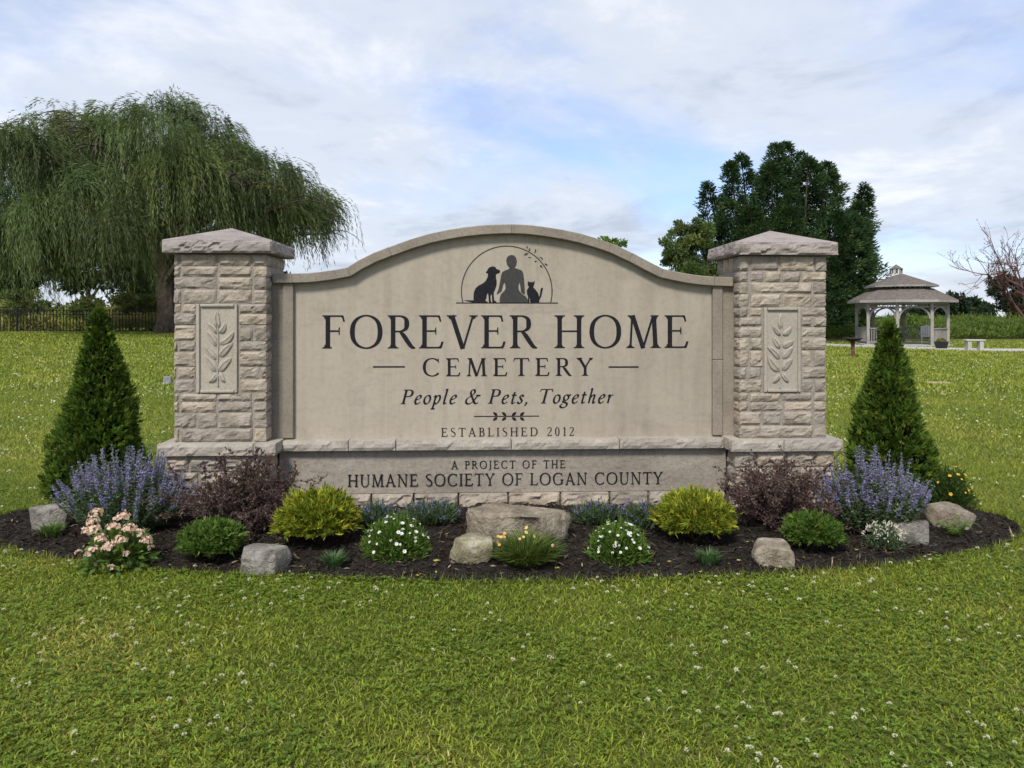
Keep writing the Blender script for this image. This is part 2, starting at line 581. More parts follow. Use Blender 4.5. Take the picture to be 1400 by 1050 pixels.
# ---- mulch bed
def mulch_mesh():
    nr, na = 46, 260
    rs = np.linspace(0, 1.012, nr); ta = np.linspace(0, 2 * PI, na, endpoint=False)
    RR, TT = np.meshgrid(rs, ta, indexing='ij')
    wob = 1 + 0.008 * np.sin(TT * 5 + 1.0) + 0.006 * np.sin(TT * 11) + 0.004 * np.sin(TT * 23 + 2)
    X = BED_C[0] + BED_A * RR * wob * np.cos(TT); Y = BED_C[1] + BED_B * RR * wob * np.sin(TT)
    Z = mulch_z(X, Y) + 0.008 * snoise(np.stack([X, Y], -1), 4.0, 2.0, 3) * np.clip((1.0 - RR) * 12, 0, 1)
    Z[-1] = 0.004
    v = np.stack([X, Y, Z], -1).reshape(-1, 3)
    i, j = np.meshgrid(np.arange(nr - 1), np.arange(na), indexing='ij')
    a = (i * na + j).ravel(); b_ = (i * na + (j + 1) % na).ravel()
    return np_mesh('mulch_bed', v, np.stack([a, a + na, b_ + na, b_], 1), None, True)
m, nt, b = new_mat('mulch')
gv = N(nt, 'ShaderNodeTexCoord').outputs['Object']
f = noise_n(nt, gv, 55, 6, 0.7, 0.8)
nt.links.new(ramp_n(nt, f, [(0.32, (0.010, 0.008, 0.006)), (0.55, (0.028, 0.022, 0.017)), (0.75, (0.058, 0.046, 0.034))]), b.inputs['Base Color'])
b.inputs['Roughness'].default_value = 0.95
bump_n(nt, b, noise_n(nt, gv, 70, 5, 0.6, 1.0), 1.0, 0.02)
tag(obj('mulch_bed', mulch_mesh(), m), 'oval bed of dark brown mulch round the sign', kind='structure')
rng = np.random.default_rng(8)
n = 30000
rr = np.sqrt(rng.random(n)) * 0.992; th = rng.uniform(0, 2 * PI, n)
x = BED_C[0] + BED_A * rr * np.cos(th); y = BED_C[1] + BED_B * rr * np.sin(th)
k = y < 6.6; x, y = x[k], y[k]; n = len(x)
az = rng.uniform(0, 2 * PI, n); el = rng.normal(0.12, 0.28, n)
tip = np.stack([np.cos(az) * np.cos(el), np.sin(az) * np.cos(el), np.sin(el)], -1)
L = rng.gamma(3.0, 0.010, n) + 0.012
cols = shade(rng, n, (0.033, 0.0255, 0.0185), 0.6, 0.06, (0.088, 0.066, 0.045), 0.13)
pale = rng.random(n) < 0.012; cols[pale] = np.array([0.30, 0.24, 0.15])
mc = Cloud()
mc.leaves(np.stack([x, y, mulch_z(x, y) + rng.uniform(0.0, 0.012, n)], -1), tip, np.tile([0, 0, 1.0], (n, 1)) + rng.normal(0, 0.5, (n, 3)), L, np.clip(L * 0.26, 0.004, 0.011), cols, 0.06, 0.5)
M_CHIP = leaf_mat('bark_chip', 0.0, 0.95, 0.05)
tag(mc.build('mulch_chips', M_CHIP), 'shredded dark bark chips covering the oval bed', 'mulch', kind='stuff')
# ------------------------------------------------------------------ the sign
M_ROCK = stone_mat('split_stone', (0.205, 0.173, 0.135), (0.33, 0.284, 0.226), (0.43, 0.377, 0.308), 8, 0.8, 0.012, 75, 0.18, strata=(1, 1, 2.2))
M_CAST = stone_mat('cast_stone', (0.335, 0.290, 0.228), (0.368, 0.320, 0.252), (0.395, 0.346, 0.275), 0.9, 0.10, 0.003, 22, 0.03, 0.85, speck=0.3)
def weather(m, amt):
    """rain streaks and a few darker stains on a cast face"""
    nt = m.node_tree; b = nt.nodes['Principled BSDF']
    src = b.inputs['Base Color'].links[0].from_socket
    st = noise_n(nt, obj_coords(nt, False, (7.0, 1.0, 0.55)), 1.0, 7, 0.65, 0.4)
    c1 = ramp_n(nt, st, [(0.36, (1 - amt, 1 - amt * 1.02, 1 - amt * 1.08)), (0.56, (1, 1, 1))])
    bl = noise_n(nt, obj_coords(nt, False, (1.6, 1, 2.6)), 1.3, 8, 0.7, 1.2)
    c2 = ramp_n(nt, bl, [(0.30, (1 - amt * 1.3,) * 3), (0.44, (1, 1, 1)), (0.75, (1.05, 1.045, 1.03))])
    nt.links.new(mix_n(nt, 1.0, mix_n(nt, 1.0, src, c1, 'MULTIPLY'), c2, 'MULTIPLY'), b.inputs['Base Color'])
weather(M_CAST, 0.13)
M_COPING = stone_mat('coping_stone', (0.200, 0.171, 0.133), (0.245, 0.212, 0.167), (0.295, 0.258, 0.206), 3.5, 0.25, 0.006, 55, 0.06, 0.9)
M_SLAB = stone_mat('carved_slab', (0.230, 0.200, 0.160), (0.292, 0.256, 0.206), (0.345, 0.306, 0.25), 2.5, 0.55, 0.02, 40, 0.03, 0.9, strata=(0.7, 1, 1.6))
M_SILL = stone_mat('sill_stone', (0.27, 0.238, 0.196), (0.365, 0.326, 0.272), (0.44, 0.398, 0.338), 5, 0.5, 0.010, 60, 0.07, strata=(1, 1, 2))
M_CAP = stone_mat('cap_stone', (0.205, 0.176, 0.158), (0.285, 0.247, 0.222), (0.345, 0.303, 0.275), 5, 0.45, 0.010, 60, 0.06)
M_MORTAR = plain_mat('mortar', (0.28, 0.248, 0.205), 0.95, 0, 0.2, 20, 0.3)
M_RELIEF = stone_mat('relief_stone', (0.325, 0.290, 0.232), (0.365, 0.326, 0.264), (0.40, 0.36, 0.295), 3, 0.12, 0.003, 60, 0.02, 0.85)
def ink_mat(name, c0, c1):
    m, nt, b = new_mat(name)
    v = obj_coords(nt)
    nt.links.new(ramp_n(nt, noise_n(nt, v, 60, 5, 0.7), [(0.35, c0), (0.7, c1)]), b.inputs['Base Color'])
    b.inputs['Roughness'].default_value = 0.75
    b.inputs['Specular IOR Level'].default_value = 0.15
    return m
M_INK = ink_mat('black_lettering', (0.008, 0.008, 0.010), (0.020, 0.020, 0.024))
M_INK2 = ink_mat('charcoal_figure', (0.040, 0.039, 0.037), (0.062, 0.060, 0.056))
M_LINE = ink_mat('dark_line', (0.045, 0.038, 0.032), (0.075, 0.065, 0.055))

YAW = R(2.5); SO = Vector((-0.05, 5.9, 0.0))
_ci, _si = math.cos(YAW), math.sin(YAW)
def lp(px, py, yl):
    """photograph pixel -> (x, z) on the sign's own plane y = yl"""
    ox, oy = -SO.x, -SO.y
    dx, dz = (px - 700) / FPX, -(py - HOR) / FPX
    o = (ox * _ci + oy * _si, -ox * _si + oy * _ci)
    d = (dx * _ci + _si, -dx * _si + _ci)
    t = (yl - o[1]) / d[1]
    return o[0] + d[0] * t, CAM_H + dz * t

sign = thing('monument_sign', 'wide stone cemetery entrance sign with arched panel between two stone pillars', 'sign', SO, YAW)

def rough_block(w, dep, h, rg, amp=1.0, cell=0.018, faces='FLR', edge=0.006):
    """split-faced stone, origin at its middle; front looks to -y"""
    nx = max(3, int(w / cell / 1.25)); nz = max(3, int(h / cell)); ny = max(2, int(dep / cell / 1.8))
    idx = {}; vs = []; fs = []
    def chis(lu, lv):
        pl = [(rg.uniform(-0.06, 0.06) / max(lu, 0.12) * 0.25, rg.uniform(-0.36, 0.36), rg.uniform(0.002, 0.012), rg.uniform(-lu, lu) * 0.5) for _ in range(5)]
        s = rg.random() * 50
        # broken facets: every chip is a little tilted plane round its own middle
        chips = [(rg.uniform(-lu, lu) / 2, rg.uniform(-lv, lv) / 2, rg.uniform(-0.12, 0.12), rg.uniform(-0.42, 0.30), rg.uniform(-0.003, 0.009)) for _ in range(3 + int(lu * lv / 0.0042))]
        def f(u, v):
            e = min(p[2] + p[1] * v for p in pl)
            b1 = min(chips, key=lambda c: (c[0] - u) ** 2 + ((c[1] - v) * 1.5) ** 2)
            e = 0.45 * e + 0.8 * (b1[4] + b1[2] * (u - b1[0]) + b1[3] * (v - b1[1]))
            nn = 0.3 * math.sin(u * 61 + s + 4 * math.sin(v * 47 + s)) + 0.3 * math.sin(v * 83 + u * 29 + s * 2)
            return amp * max(-0.012, min(0.018, 1.35 * e + 0.004 * nn))
        return f
    cf, cl_, cr, ct = chis(w, h), chis(dep, h), chis(dep, h), chis(w, dep)
    def vert(i, j, k):
        key = (i, j, k)
        if key in idx: return idx[key]
        u = (2 * i / nx - 1, 2 * j / ny - 1, 2 * k / nz - 1)
        x, y, z = u[0] * w / 2, u[1] * dep / 2, u[2] * h / 2
        onx, ony, onz = abs(u[0]) > 0.999, abs(u[1]) > 0.999, abs(u[2]) > 0.999
        cnt = onx + ony + onz
        X, Y, Z = x, y, z
        if cnt >= 2:
            if onx: X -= math.copysign(edge * rg.uniform(0.5, 1.5), x)
            if ony: Y -= math.copysign(edge * rg.uniform(0.6, 1.6), y)
            if onz: Z -= math.copysign(edge * 0.5 * rg.uniform(0.3, 1.4), z)
        else:
            if ony and y < 0 and 'F' in faces: Y -= cf(x, z)
            if onx and x < 0 and 'L' in faces: X -= cl_(y, z) * 0.8
            if onx and x > 0 and 'R' in faces: X += cr(y, z) * 0.8
        idx[key] = len(vs); vs.append((X, Y, Z))
        return idx[key]
    for i in range(nx):
        for k in range(nz):
            fs.append((vert(i,0,k), vert(i+1,0,k), vert(i+1,0,k+1), vert(i,0,k+1)))
            fs.append((vert(i,ny,k+1), vert(i+1,ny,k+1), vert(i+1,ny,k), vert(i,ny,k)))
    for j in range(ny):
        for k in range(nz):
            fs.append((vert(0,j,k+1), vert(0,j+1,k+1), vert(0,j+1,k), vert(0,j,k)))
            fs.append((vert(nx,j,k), vert(nx,j+1,k), vert(nx,j+1,k+1), vert(nx,j,k+1)))
    for i in range(nx):
        for j in range(ny):
            fs.append((vert(i,j+1,0), vert(i+1,j+1,0), vert(i+1,j,0), vert(i,j,0)))
            fs.append((vert(i,j,nz), vert(i+1,j,nz), vert(i+1,j+1,nz), vert(i,j+1,nz)))
    me = bpy.data.meshes.new('stone')
    me.from_pydata(vs, [], fs); me.update()
    return me

rg = random.Random(5)
PF, PB = -0.155, 0.395            # front and back of the pillar shafts
PI_, PO = 1.765, 2.45             # inner and outer edge of the shafts
GAP = 0.007
def block_at(name, x0, x1, y0, y1, z0, z1, mat, parent, amp=1.0, gap=GAP, faces='FLR', cell=0.018, edge=0.006):
    w, d, h = x1 - x0 - gap, y1 - y0 - gap * 0.5, z1 - z0 - gap
    o = obj(name, rough_block(w, d, h, rg, amp, cell, faces, edge), mat, parent)
    o.location = ((x0 + x1) / 2, (y0 + y1) / 2, (z0 + z1) / 2)
    return o

ROWS_L = [(348,363.5,[246,298,344]),(363.5,378.5,[247,298,345]),(378.5,395.5,[297,345]),(395.5,415,[248,297,345]),
          (415,428.5,'P',[248],[]),(428.5,444,'P',[],[]),(444,466.5,'P',[],[346]),(466.5,480.5,'P',[243],[]),(480.5,501,'P',[],[]),
          (501,518,'P',[241],[355]),(518,537.5,'P',[],[]),(537.5,549,[245,296,345]),(549,564,[245,296,345]),(564,585.5,[269,297,346]),(585.5,604,[245,346])]
ROWS_R = [(356,370.5,[1025,1066,1114]),(370.5,385.5,[1025,1046,1069,1096]),(385.5,401.5,[1025,1112]),(401.5,420,[1026,1069,1112]),
          (420,433.5,'P',[1024],[]),(433.5,446.5,'P',[],[1112]),(446.5,461.5,'P',[],[]),(461.5,478.5,'P',[1024],[]),(478.5,501.5,'P',[1025],[1112]),
          (501.5,518.5,'P',[1022],[]),(518.5,536.5,'P',[],[1113]),(536.5,549,[1025,1069,1112]),(549,562.5,[1025,1072,1112]),(562.5,581.5,[1042,1069,1112]),(581.5,603,[1113])]
PANEL_PX = {-1: (268, 325, 415, 537.5), 1: (1044, 1095, 420, 536.5)}

LEAF_L = [((318,330),(310,140),84),((312,385),(200,275),54),((330,380),(398,272),66),((312,515),(190,345),74),((332,492),(492,352),80),
          ((310,650),(180,490),84),((332,622),(474,478),92),((308,772),(168,600),104),((328,770),(462,632),96),((308,790),(224,888),62),((332,784),(396,886),56)]
LEAF_R = [((290,340),(290,165),60),((286,405),(195,295),48),((300,400),(395,308),60),((282,535),(200,412),74),((300,520),(420,455),76),
          ((276,645),(140,515),82),((300,640),(416,508),78),((282,770),(150,610),104),((300,762),(410,640),86),((282,800),(200,892),54),((300,790),(366,888),58)]
def relief_leaf(bx, bz, tx, tz, w, yb, rise=0.016):
    L = math.hypot(tx - bx, tz - bz); ux, uz = (tx - bx) / L, (tz - bz) / L
    vx, vz = -uz, ux
    bend = rg.uniform(-0.10, 0.10)
    mb = MB(); n = 9; vs = []
    for i in range(n):
        t = i / (n - 1)
        hw = w / 2 * (math.sin(PI * min(1, t ** 0.72)) ** 0.75 if 0 < t < 1 else 0.02)
        c = bend * L * math.sin(PI * t)
        for q, hh in ((-1, 0.0), (-0.86, 0.75), (-0.12, 1.0), (0, 0.55), (0.12, 1.0), (0.86, 0.75), (1, 0.0)):
            e = min(1, t * 5, (1 - t) * 5) * 0.85 + 0.15
            vs.append((bx + ux * L * t + vx * (c + q * hw), yb - rise * hh * e + (0.006 if hh == 0 else 0), bz + uz * L * t + vz * (c + q * hw)))
    fs = [(i*7+q, i*7+q+1, (i+1)*7+q+1, (i+1)*7+q) for i in range(n - 1) for q in range(6)]
    mb.add(vs, fs)
    return mb

for s in (-1, 1):
    def XR(a, b_):                       # mirrored interval
        return (a, b_) if s > 0 else (-b_, -a)
    cpx = 300 if s < 0 else 1066
    x0, x1 = XR(PI_, PO)
    pil = MB().box(x0 + 0.016, x1 - 0.016, PF + 0.012, PB - 0.012, 0.0, 1.955).build('pillar', M_MORTAR, sign)
    pil['label'] = 'left stone pillar with pyramid cap' if s < 0 else 'right stone pillar with pyramid cap'
    pw0, pw1, pt, pb = PANEL_PX[s]
    panx0 = lp(pw0, 470, PF)[0]; panx1 = lp(pw1, 470, PF)[0]
    panz1 = lp(cpx, pt, PF)[1]; panz0 = lp(cpx, pb, PF)[1]
    rows = ROWS_L if s < 0 else ROWS_R
    for ri, row in enumerate(rows):
        z1 = lp(cpx, row[0], PF)[1]; z0 = lp(cpx, row[1], PF)[1]
        if ri == 0: z1 = 1.957
        if ri == len(rows) - 1: z0 = 0.572
        if row[2] == 'P':
            la = [x0] + [lp(j, 470, PF)[0] for j in row[3]] + [panx0 - 0.002]
            lb = [panx1 + 0.002] + [lp(j, 470, PF)[0] for j in row[4]] + [x1]
            spans = list(zip(la[:-1], la[1:])) + list(zip(lb[:-1], lb[1:]))
        else:
            la = [x0] + [lp(j, 470, PF)[0] for j in row[2]] + [x1]
            spans = list(zip(la[:-1], la[1:]))
        for a, c in spans:
            dc = 0.09
            fc = 'F'
            if a == x0 or c == x1:
                inner = (c == x1) if s < 0 else (a == x0)
                dc = 0.15 if inner and z0 < 1.80 else rg.choice((0.16, 0.27))
                fc = 'FLR'
            if c == x1 and a == x0: dc = 0.2
            pr = rg.uniform(-0.004, 0.004)
            block_at('stone', a, c, PF + pr, PF + dc, z0, z1, M_ROCK, pil, 0.66, 0.006, fc, 0.0165)
        # the two flanks and the back
        for side in (-1, 1):
            inner = side == -s
            if inner and z0 < 1.80: continue
            xa, xb = (x0, x0 + 0.09) if side < 0 else (x1 - 0.09, x1)
            cut = PF + (0.16 if ri % 2 else 0.27)
            ys = [PF + 0.275, PF + 0.275 + 0.14 + 0.03 * (ri % 3), PB]
            for a, c in zip(ys[:-1], ys[1:]):
                block_at('stone', xa, xb, a, c, z0, z1, M_ROCK, pil, 1.0, GAP, 'L' if side < 0 else 'R', 0.022)
            block_at('stone', xa, xb, PF + 0.155, PF + 0.275, z0, z1, M_ROCK, pil, 0.6, GAP, 'L' if side < 0 else 'R', 0.03)
    # plinth below the sill
    bz = [0.0, 0.115, 0.235, 0.36, 0.482]
    bx0, bx1 = XR(1.715, 2.49)
    MB().box(bx0 + 0.018, bx1 - 0.018, -0.182, 0.42, 0.0, 0.478).build('plinth_core', M_MORTAR, pil)
    for r_ in range(4):
        js = [bx0, bx0 + (0.17 if r_ % 2 else 0.24), bx0 + (0.40 if r_ % 2 else 0.50), bx0 + (0.62 if r_ % 2 else 0.66), bx1]
        for a, c in zip(js[:-1], js[1:]):
            block_at('stone', a, c, -0.20, -0.02 if (a == bx0 or c == bx1) else -0.08, bz[r_], bz[r_ + 1], M_ROCK, pil, 1.1, 0.008, 'FLR')
        xa, xb = (bx0, bx0 + 0.1) if s < 0 else (bx1 - 0.1, bx1)
        for a, c in ((-0.02, 0.2), (0.2, 0.44)):
            block_at('stone', xa, xb, a, c, bz[r_], bz[r_ + 1], M_ROCK, pil, 1.0, 0.008, 'LR', 0.025)
    sx0, sx1 = XR(1.68, 2.535)
    jx = lp(346 if s < 0 else 1072, 610, -0.235)[0]
    for a, c in ((sx0, jx), (jx, sx1)):
        block_at('sill_stone', a, c, -0.238, 0.46, 0.483, 0.571, M_SILL, pil, 0.5, 0.002, 'FLR', 0.02, 0.0025)
    # cap: rough-edged slab with a low pyramid
    cw0, cw1 = XR(PI_ - 0.055, PO + 0.06)
    cy0, cy1 = PF - 0.058, PB + 0.06
    cap = MB()
    me = rough_block(cw1 - cw0, cy1 - cy0, 0.094, rg, 1.0, 0.014, 'FLR', 0.004)
    cap.add([(v.co.x + (cw0 + cw1) / 2, v.co.y + (cy0 + cy1) / 2, v.co.z + 1.9605 + 0.047) for v in me.vertices], [tuple(p.vertices) for p in me.polygons])
    bpy.data.meshes.remove(me)
    zt = 2.053; e = 0.006; xm, ym = (cw0 + cw1) / 2, (cy0 + cy1) / 2
    cap.add([(cw0+e,cy0+e,zt-0.01),(cw1-e,cy0+e,zt-0.01),(cw1-e,cy1-e,zt-0.01),(cw0+e,cy1-e,zt-0.01),(cw0+e,cy0+e,zt+0.003),(cw1-e,cy0+e,zt+0.003),(cw1-e,cy1-e,zt+0.003),(cw0+e,cy1-e,zt+0.003),(xm,ym,2.178)],
            [(0,1,5,4),(1,2,6,5),(2,3,7,6),(3,0,4,7),(4,5,8),(5,6,8),(6,7,8),(7,4,8)])
    cap.build('cap', M_CAP, pil)
    # relief panel with its frame and the carved sprig
    fw = 0.026
    MB().box(panx0 + 0.006, panx1 - 0.006, PF + 0.010, PF + 0.04, panz0 + 0.006, panz1 - 0.006).build('relief_panel', M_RELIEF, pil)
    for (a, c, d_, e_) in ((panx0, panx0 + fw, panz0, panz1), (panx1 - fw, panx1, panz0, panz1), (panx0 + fw + .001, panx1 - fw - .001, panz0, panz0 + fw), (panx0 + fw + .001, panx1 - fw - .001, panz1 - fw, panz1)):
        mb = MB().box(a + 0.003, c - 0.003 if c == panx1 else c, PF - 0.008, PF + 0.035, d_ + 0.003, e_ - 0.003)
        o = obj('relief_frame', bevel_mesh(mb.mesh('relief_frame'), 0.006, 2), M_RELIEF, pil)
    ox, oy = (255, 405) if s < 0 else (1030, 405)
    for (bu, bv), (tu, tv), w in (LEAF_L if s < 0 else LEAF_R):
        a = lp(ox + bu / 7.5, oy + bv / 7.5, PF); c = lp(ox + tu / 7.5, oy + tv / 7.5, PF)
        relief_leaf(a[0], a[1], c[0], c[1], w / 7.5 * 5.7 / FPX * 0.9, PF + 0.010).build('carved_leaf', M_RELIEF, pil)
    st = [(318, 300), (322, 500), (314, 700), (318, 925)] if s < 0 else [(290, 300), (288, 500), (286, 740), (275, 945)]
    pts = [(lp(ox + u / 7.5, oy + v / 7.5, PF)[0], PF + 0.006, lp(ox + u / 7.5, oy + v / 7.5, PF)[1]) for u, v in st]
    MB().tube(pts, [0.005, 0.006, 0.007, 0.007], 6).build('carved_stem', M_RELIEF, pil)

# ---- wall between the pillars
TOP = [(371,374),(399,374),(420,373.4),(435,372),(455,369.3),(474,366),(490,356),(510,346),(531,338),(560,327.5),(585,320),(610,314.5),(635,310.5),(660,308),(680,306.9),(699,306.5),
       (720,307.3),(740,309.5),(772,314.5),(795,319.6),(815,325.5),(840,334),(865,346),(890,359),(907,367.5),(922,370.7),(940,374.3),(960,377),(977,378.2),(1000,379)]
top = [lp(a, c, -0.03) for a, c in TOP]
top[0] = (-PI_ + 0.004, top[0][1]); top[-1] = (PI_ - 0.004, top[-1][1])
def normal2(i, pts):
    a = pts[max(i - 1, 0)]; c = pts[min(i + 1, len(pts) - 1)]
    dx, dz = c[0] - a[0], c[1] - a[1]; l = math.hypot(dx, dz)
    return (dz / l, -dx / l)
CT = 0.072
bot = []
for i, p in enumerate(top):
    n_ = normal2(i, top) if 0 < i < len(top) - 1 else (0, -1)
    bot.append((p[0] + n_[0] * CT, p[1] + n_[1] * CT))
mid_ = [((a[0] + c[0]) / 2, (a[1] + c[1]) / 2) for a, c in zip(top, bot)]
YP = 0.032                                       # face of the recessed panel
mb = MB(); nb = len(mid_)
vs = [(p[0], YP, p[1]) for p in mid_] + [(p[0], YP, 0.50) for p in mid_] + [(p[0], 0.26, p[1]) for p in mid_] + [(p[0], 0.26, 0.50) for p in mid_]
fs = []
for i in range(nb - 1):
    fs += [(i, nb + i, nb + i + 1, i + 1), (2*nb + i + 1, 3*nb + i + 1, 3*nb + i, 2*nb + i), (i, i + 1, 2*nb + i + 1, 2*nb + i)]
fs += [(0, 2*nb, 3*nb, nb), (nb - 1, 2*nb - 1, 4*nb - 1, 3*nb - 1)]
panel = mb.add(vs, fs).build('panel', M_CAST, sign)
panel['label'] = 'smooth beige arched panel with carved black lettering'
# coping stones
cuts = [371, 399, 474, 531, 699, 867, 907, 977, 1000]
cuti = [min(range(len(TOP)), key=lambda i: abs(TOP[i][0] - c)) for c in cuts]
for a, c in zip(cuti[:-1], cuti[1:]):
    ids = list(range(a, c + 1)); k = len(ids)
    tp = [list(top[i]) for i in ids]; bt = [list(bot[i]) for i in ids]
    for q in (tp, bt):
        q[0][0] += 0.0012; q[-1][0] -= 0.0012
    y0, y1, bv = -0.032, 0.30, 0.005
    rings = []
    for t_, b_ in zip(tp, bt):
        dx, dz = b_[0] - t_[0], b_[1] - t_[1]
        rings.append([(t_[0] + dx*0.07, y0, t_[1] + dz*0.07), (t_[0], y0 + bv, t_[1]), (t_[0], y1, t_[1]), (b_[0], y1, b_[1]), (b_[0], y0 + bv, b_[1]), (b_[0] - dx*0.07, y0, b_[1] - dz*0.07)])
    vs = [v for r_ in rings for v in r_]
    fs = [(i*6+q, i*6+(q+1)%6, (i+1)*6+(q+1)%6, (i+1)*6+q) for i in range(k - 1) for q in range(6)]
    fs += [tuple(range(5, -1, -1)), tuple((k-1)*6 + q for q in range(6))]
    MB().add(vs, fs).build('coping_stone', M_COPING, sign)
# frame strips beside the panel
for s in (-1, 1):
    xa, xb = sorted((s * 1.612, s * 1.69))
    zt_ = 1.752
    zs = [0.572, 1.752] if s < 0 else [0.572, 1.16, 1.752]
    for a, c in zip(zs[:-1], zs[1:]):
        o = obj('frame_strip', bevel_mesh(MB().box(xa, xb, -0.006, YP + 0.01, a, c - 0.002).mesh('frame_strip'), 0.004, 1), M_COPING, sign)
    xa, xb = sorted((s * 1.692, s * (PI_ + 0.022)))
    MB().box(xa, xb, 0.014, YP + 0.012, 0.572, zt_ - 0.002).build('side_strip', M_COPING, sign)
# sill of the wall, inscription slab and footing stones
sj = [-1.678] + [lp(j, 610, -0.07)[0] for j in (476, 541, 699, 847)] + [1.678]
for a, c in zip(sj[:-1], sj[1:]):
    block_at('sill_stone', a, c, -0.072, 0.35, 0.483, 0.562, M_SILL, sign, 0.5, 0.002, 'F', 0.02, 0.0025)
def slab_mesh():
    nx, nz = 90, 14
    xs = np.linspace(-1.712, 1.712, nx); zs = np.linspace(0.15, 0.484, nz)
    X, Z = np.meshgrid(xs, zs)
    Yv = -0.012 + 0.004 * snoise(np.stack([X * 1.2 + Z * 1.6, Z * 3.5], -1), 1.5, 4.0, 3)
    v = np.stack([X, Yv, Z], -1).reshape(-1, 3)
    i, j = np.meshgrid(np.arange(nx - 1), np.arange(nz - 1)); a = (j * nx + i).ravel()
    f = np.stack([a, a + 1, a + nx + 1, a + nx], 1)
    nv = len(v)
    vb = np.array([[-1.712, 0.26, 0.15], [1.712, 0.26, 0.15], [1.712, 0.26, 0.484], [-1.712, 0.26, 0.484]])
    f = np.concatenate([f, [[nv + 1, nv, nv + 3, nv + 2], [0, nv, nv + 1, nx - 1], [nx - 1, nv + 1, nv + 2, nv * 1 - 1], [nv - nx, nv + 3, nv, 0]]])
    return np_mesh('inscription_slab', np.concatenate([v, vb]), f)
slab = obj('inscription_slab', slab_mesh(), M_SLAB, sign)
slab['label'] = 'chiselled lower slab with a two-line inscription'
fj = [-1.70, -1.38, -1.02, -0.70, -0.36, 0.02, 0.42, 0.80, 1.10, 1.42, 1.70]
for a, c in zip(fj[:-1], fj[1:]):
    block_at('footing_stone', a, c, -0.05, 0.26, 0.0, 0.149, M_ROCK, sign, 1.2, 0.006, 'F')

# ------------------------------------------------------------------ lettering
def seg_strip(pts, ws):
    """ribbon from a centre line and widths; returns left/right pairs"""
    out = []
    for i, p in enumerate(pts):
        a = pts[max(i - 1, 0)]; c = pts[min(i + 1, len(pts) - 1)]
        dx, dy = c[0] - a[0], c[1] - a[1]; l = math.hypot(dx, dy) or 1
        nx_, ny_ = -dy / l, dx / l
        out.append(((p[0] + nx_ * ws[i] / 2, p[1] + ny_ * ws[i] / 2), (p[0] - nx_ * ws[i] / 2, p[1] - ny_ * ws[i] / 2)))
    return out
def spline(pts, n=7):
    out = []
    for i in range(len(pts) - 1):
        p0 = pts[max(i - 1, 0)]; p1 = pts[i]; p2 = pts[i + 1]; p3 = pts[min(i + 2, len(pts) - 1)]
        for k in range(n):
            t = k / n
            out.append(tuple(0.5 * ((2 * p1[q]) + (-p0[q] + p2[q]) * t + (2*p0[q] - 5*p1[q] + 4*p2[q] - p3[q]) * t*t + (-p0[q] + 3*p1[q] - 3*p2[q] + p3[q]) * t**3) for q in range(len(p1))))
    out.append(tuple(pts[-1]))
    return out
T, t_ = 0.118, 0.042                              # thick and thin strokes, cap height 1
def stem(x, y0=0.0, y1=1.0, w=None):
    w = w or T
    return [((x - w/2 * f, y), (x + w/2 * f, y)) for y, f in ((y0, 1.12), (y0 + (y1-y0)*.12, 1.0), (y0 + (y1-y0)*.88, 1.0), (y1, 1.12))]
def serif(x, y, half, d, w=None):
    """slab serif with bracket; d = +1 stands on the line, -1 hangs from it"""
    w = w or T
    return [((x - half, y), (x + half, y)), ((x - half * 0.97, y + d * 0.026), (x + half * 0.97, y + d * 0.026)),
            ((x - half * 0.55 - w * 0.1, y + d * 0.045), (x + half * 0.55 + w * 0.1, y + d * 0.045)), ((x - w/2, y + d * 0.115), (x + w/2, y + d * 0.115))]
def hair(x0, y0, x1, y1, w=None):
    return seg_strip([(x0, y0), (x1, y1)], [w or t_] * 2)
def beak(x, y, d, hgt=0.19, lean=0.03):
    """triangular end of an arm; d = -1 hangs down, +1 stands up"""
    return [((x - 0.115, y), (x + 0.004, y)), ((x - 0.028, y + d * hgt * 0.42), (x + 0.012 + lean * 0.5, y + d * hgt * 0.42)), ((x + 0.002, y + d * hgt), (x + 0.018 + lean, y + d * hgt))]
def arc(cx, cy, rx, ry, a0, a1, thick=None, thin=None, n=40, stress=0.0):
    thick = thick or T * 1.06; thin = thin or t_
    pts = []; ws = []
    for i in range(n + 1):
        a = R(a0 + (a1 - a0) * i / n)
        w = thin + (thick - thin) * abs(math.cos(a - stress)) ** 1.5
        pts.append((cx + (rx - w / 2 * abs(math.cos(a))) * math.cos(a), cy + (ry - w / 2 * abs(math.sin(a))) * math.sin(a))); ws.append(w)
    return seg_strip(pts, ws)
def wstroke(pts, n=8):
    q = spline(pts, n)
    return seg_strip([(p[0], p[1]) for p in q], [p[2] for p in q])
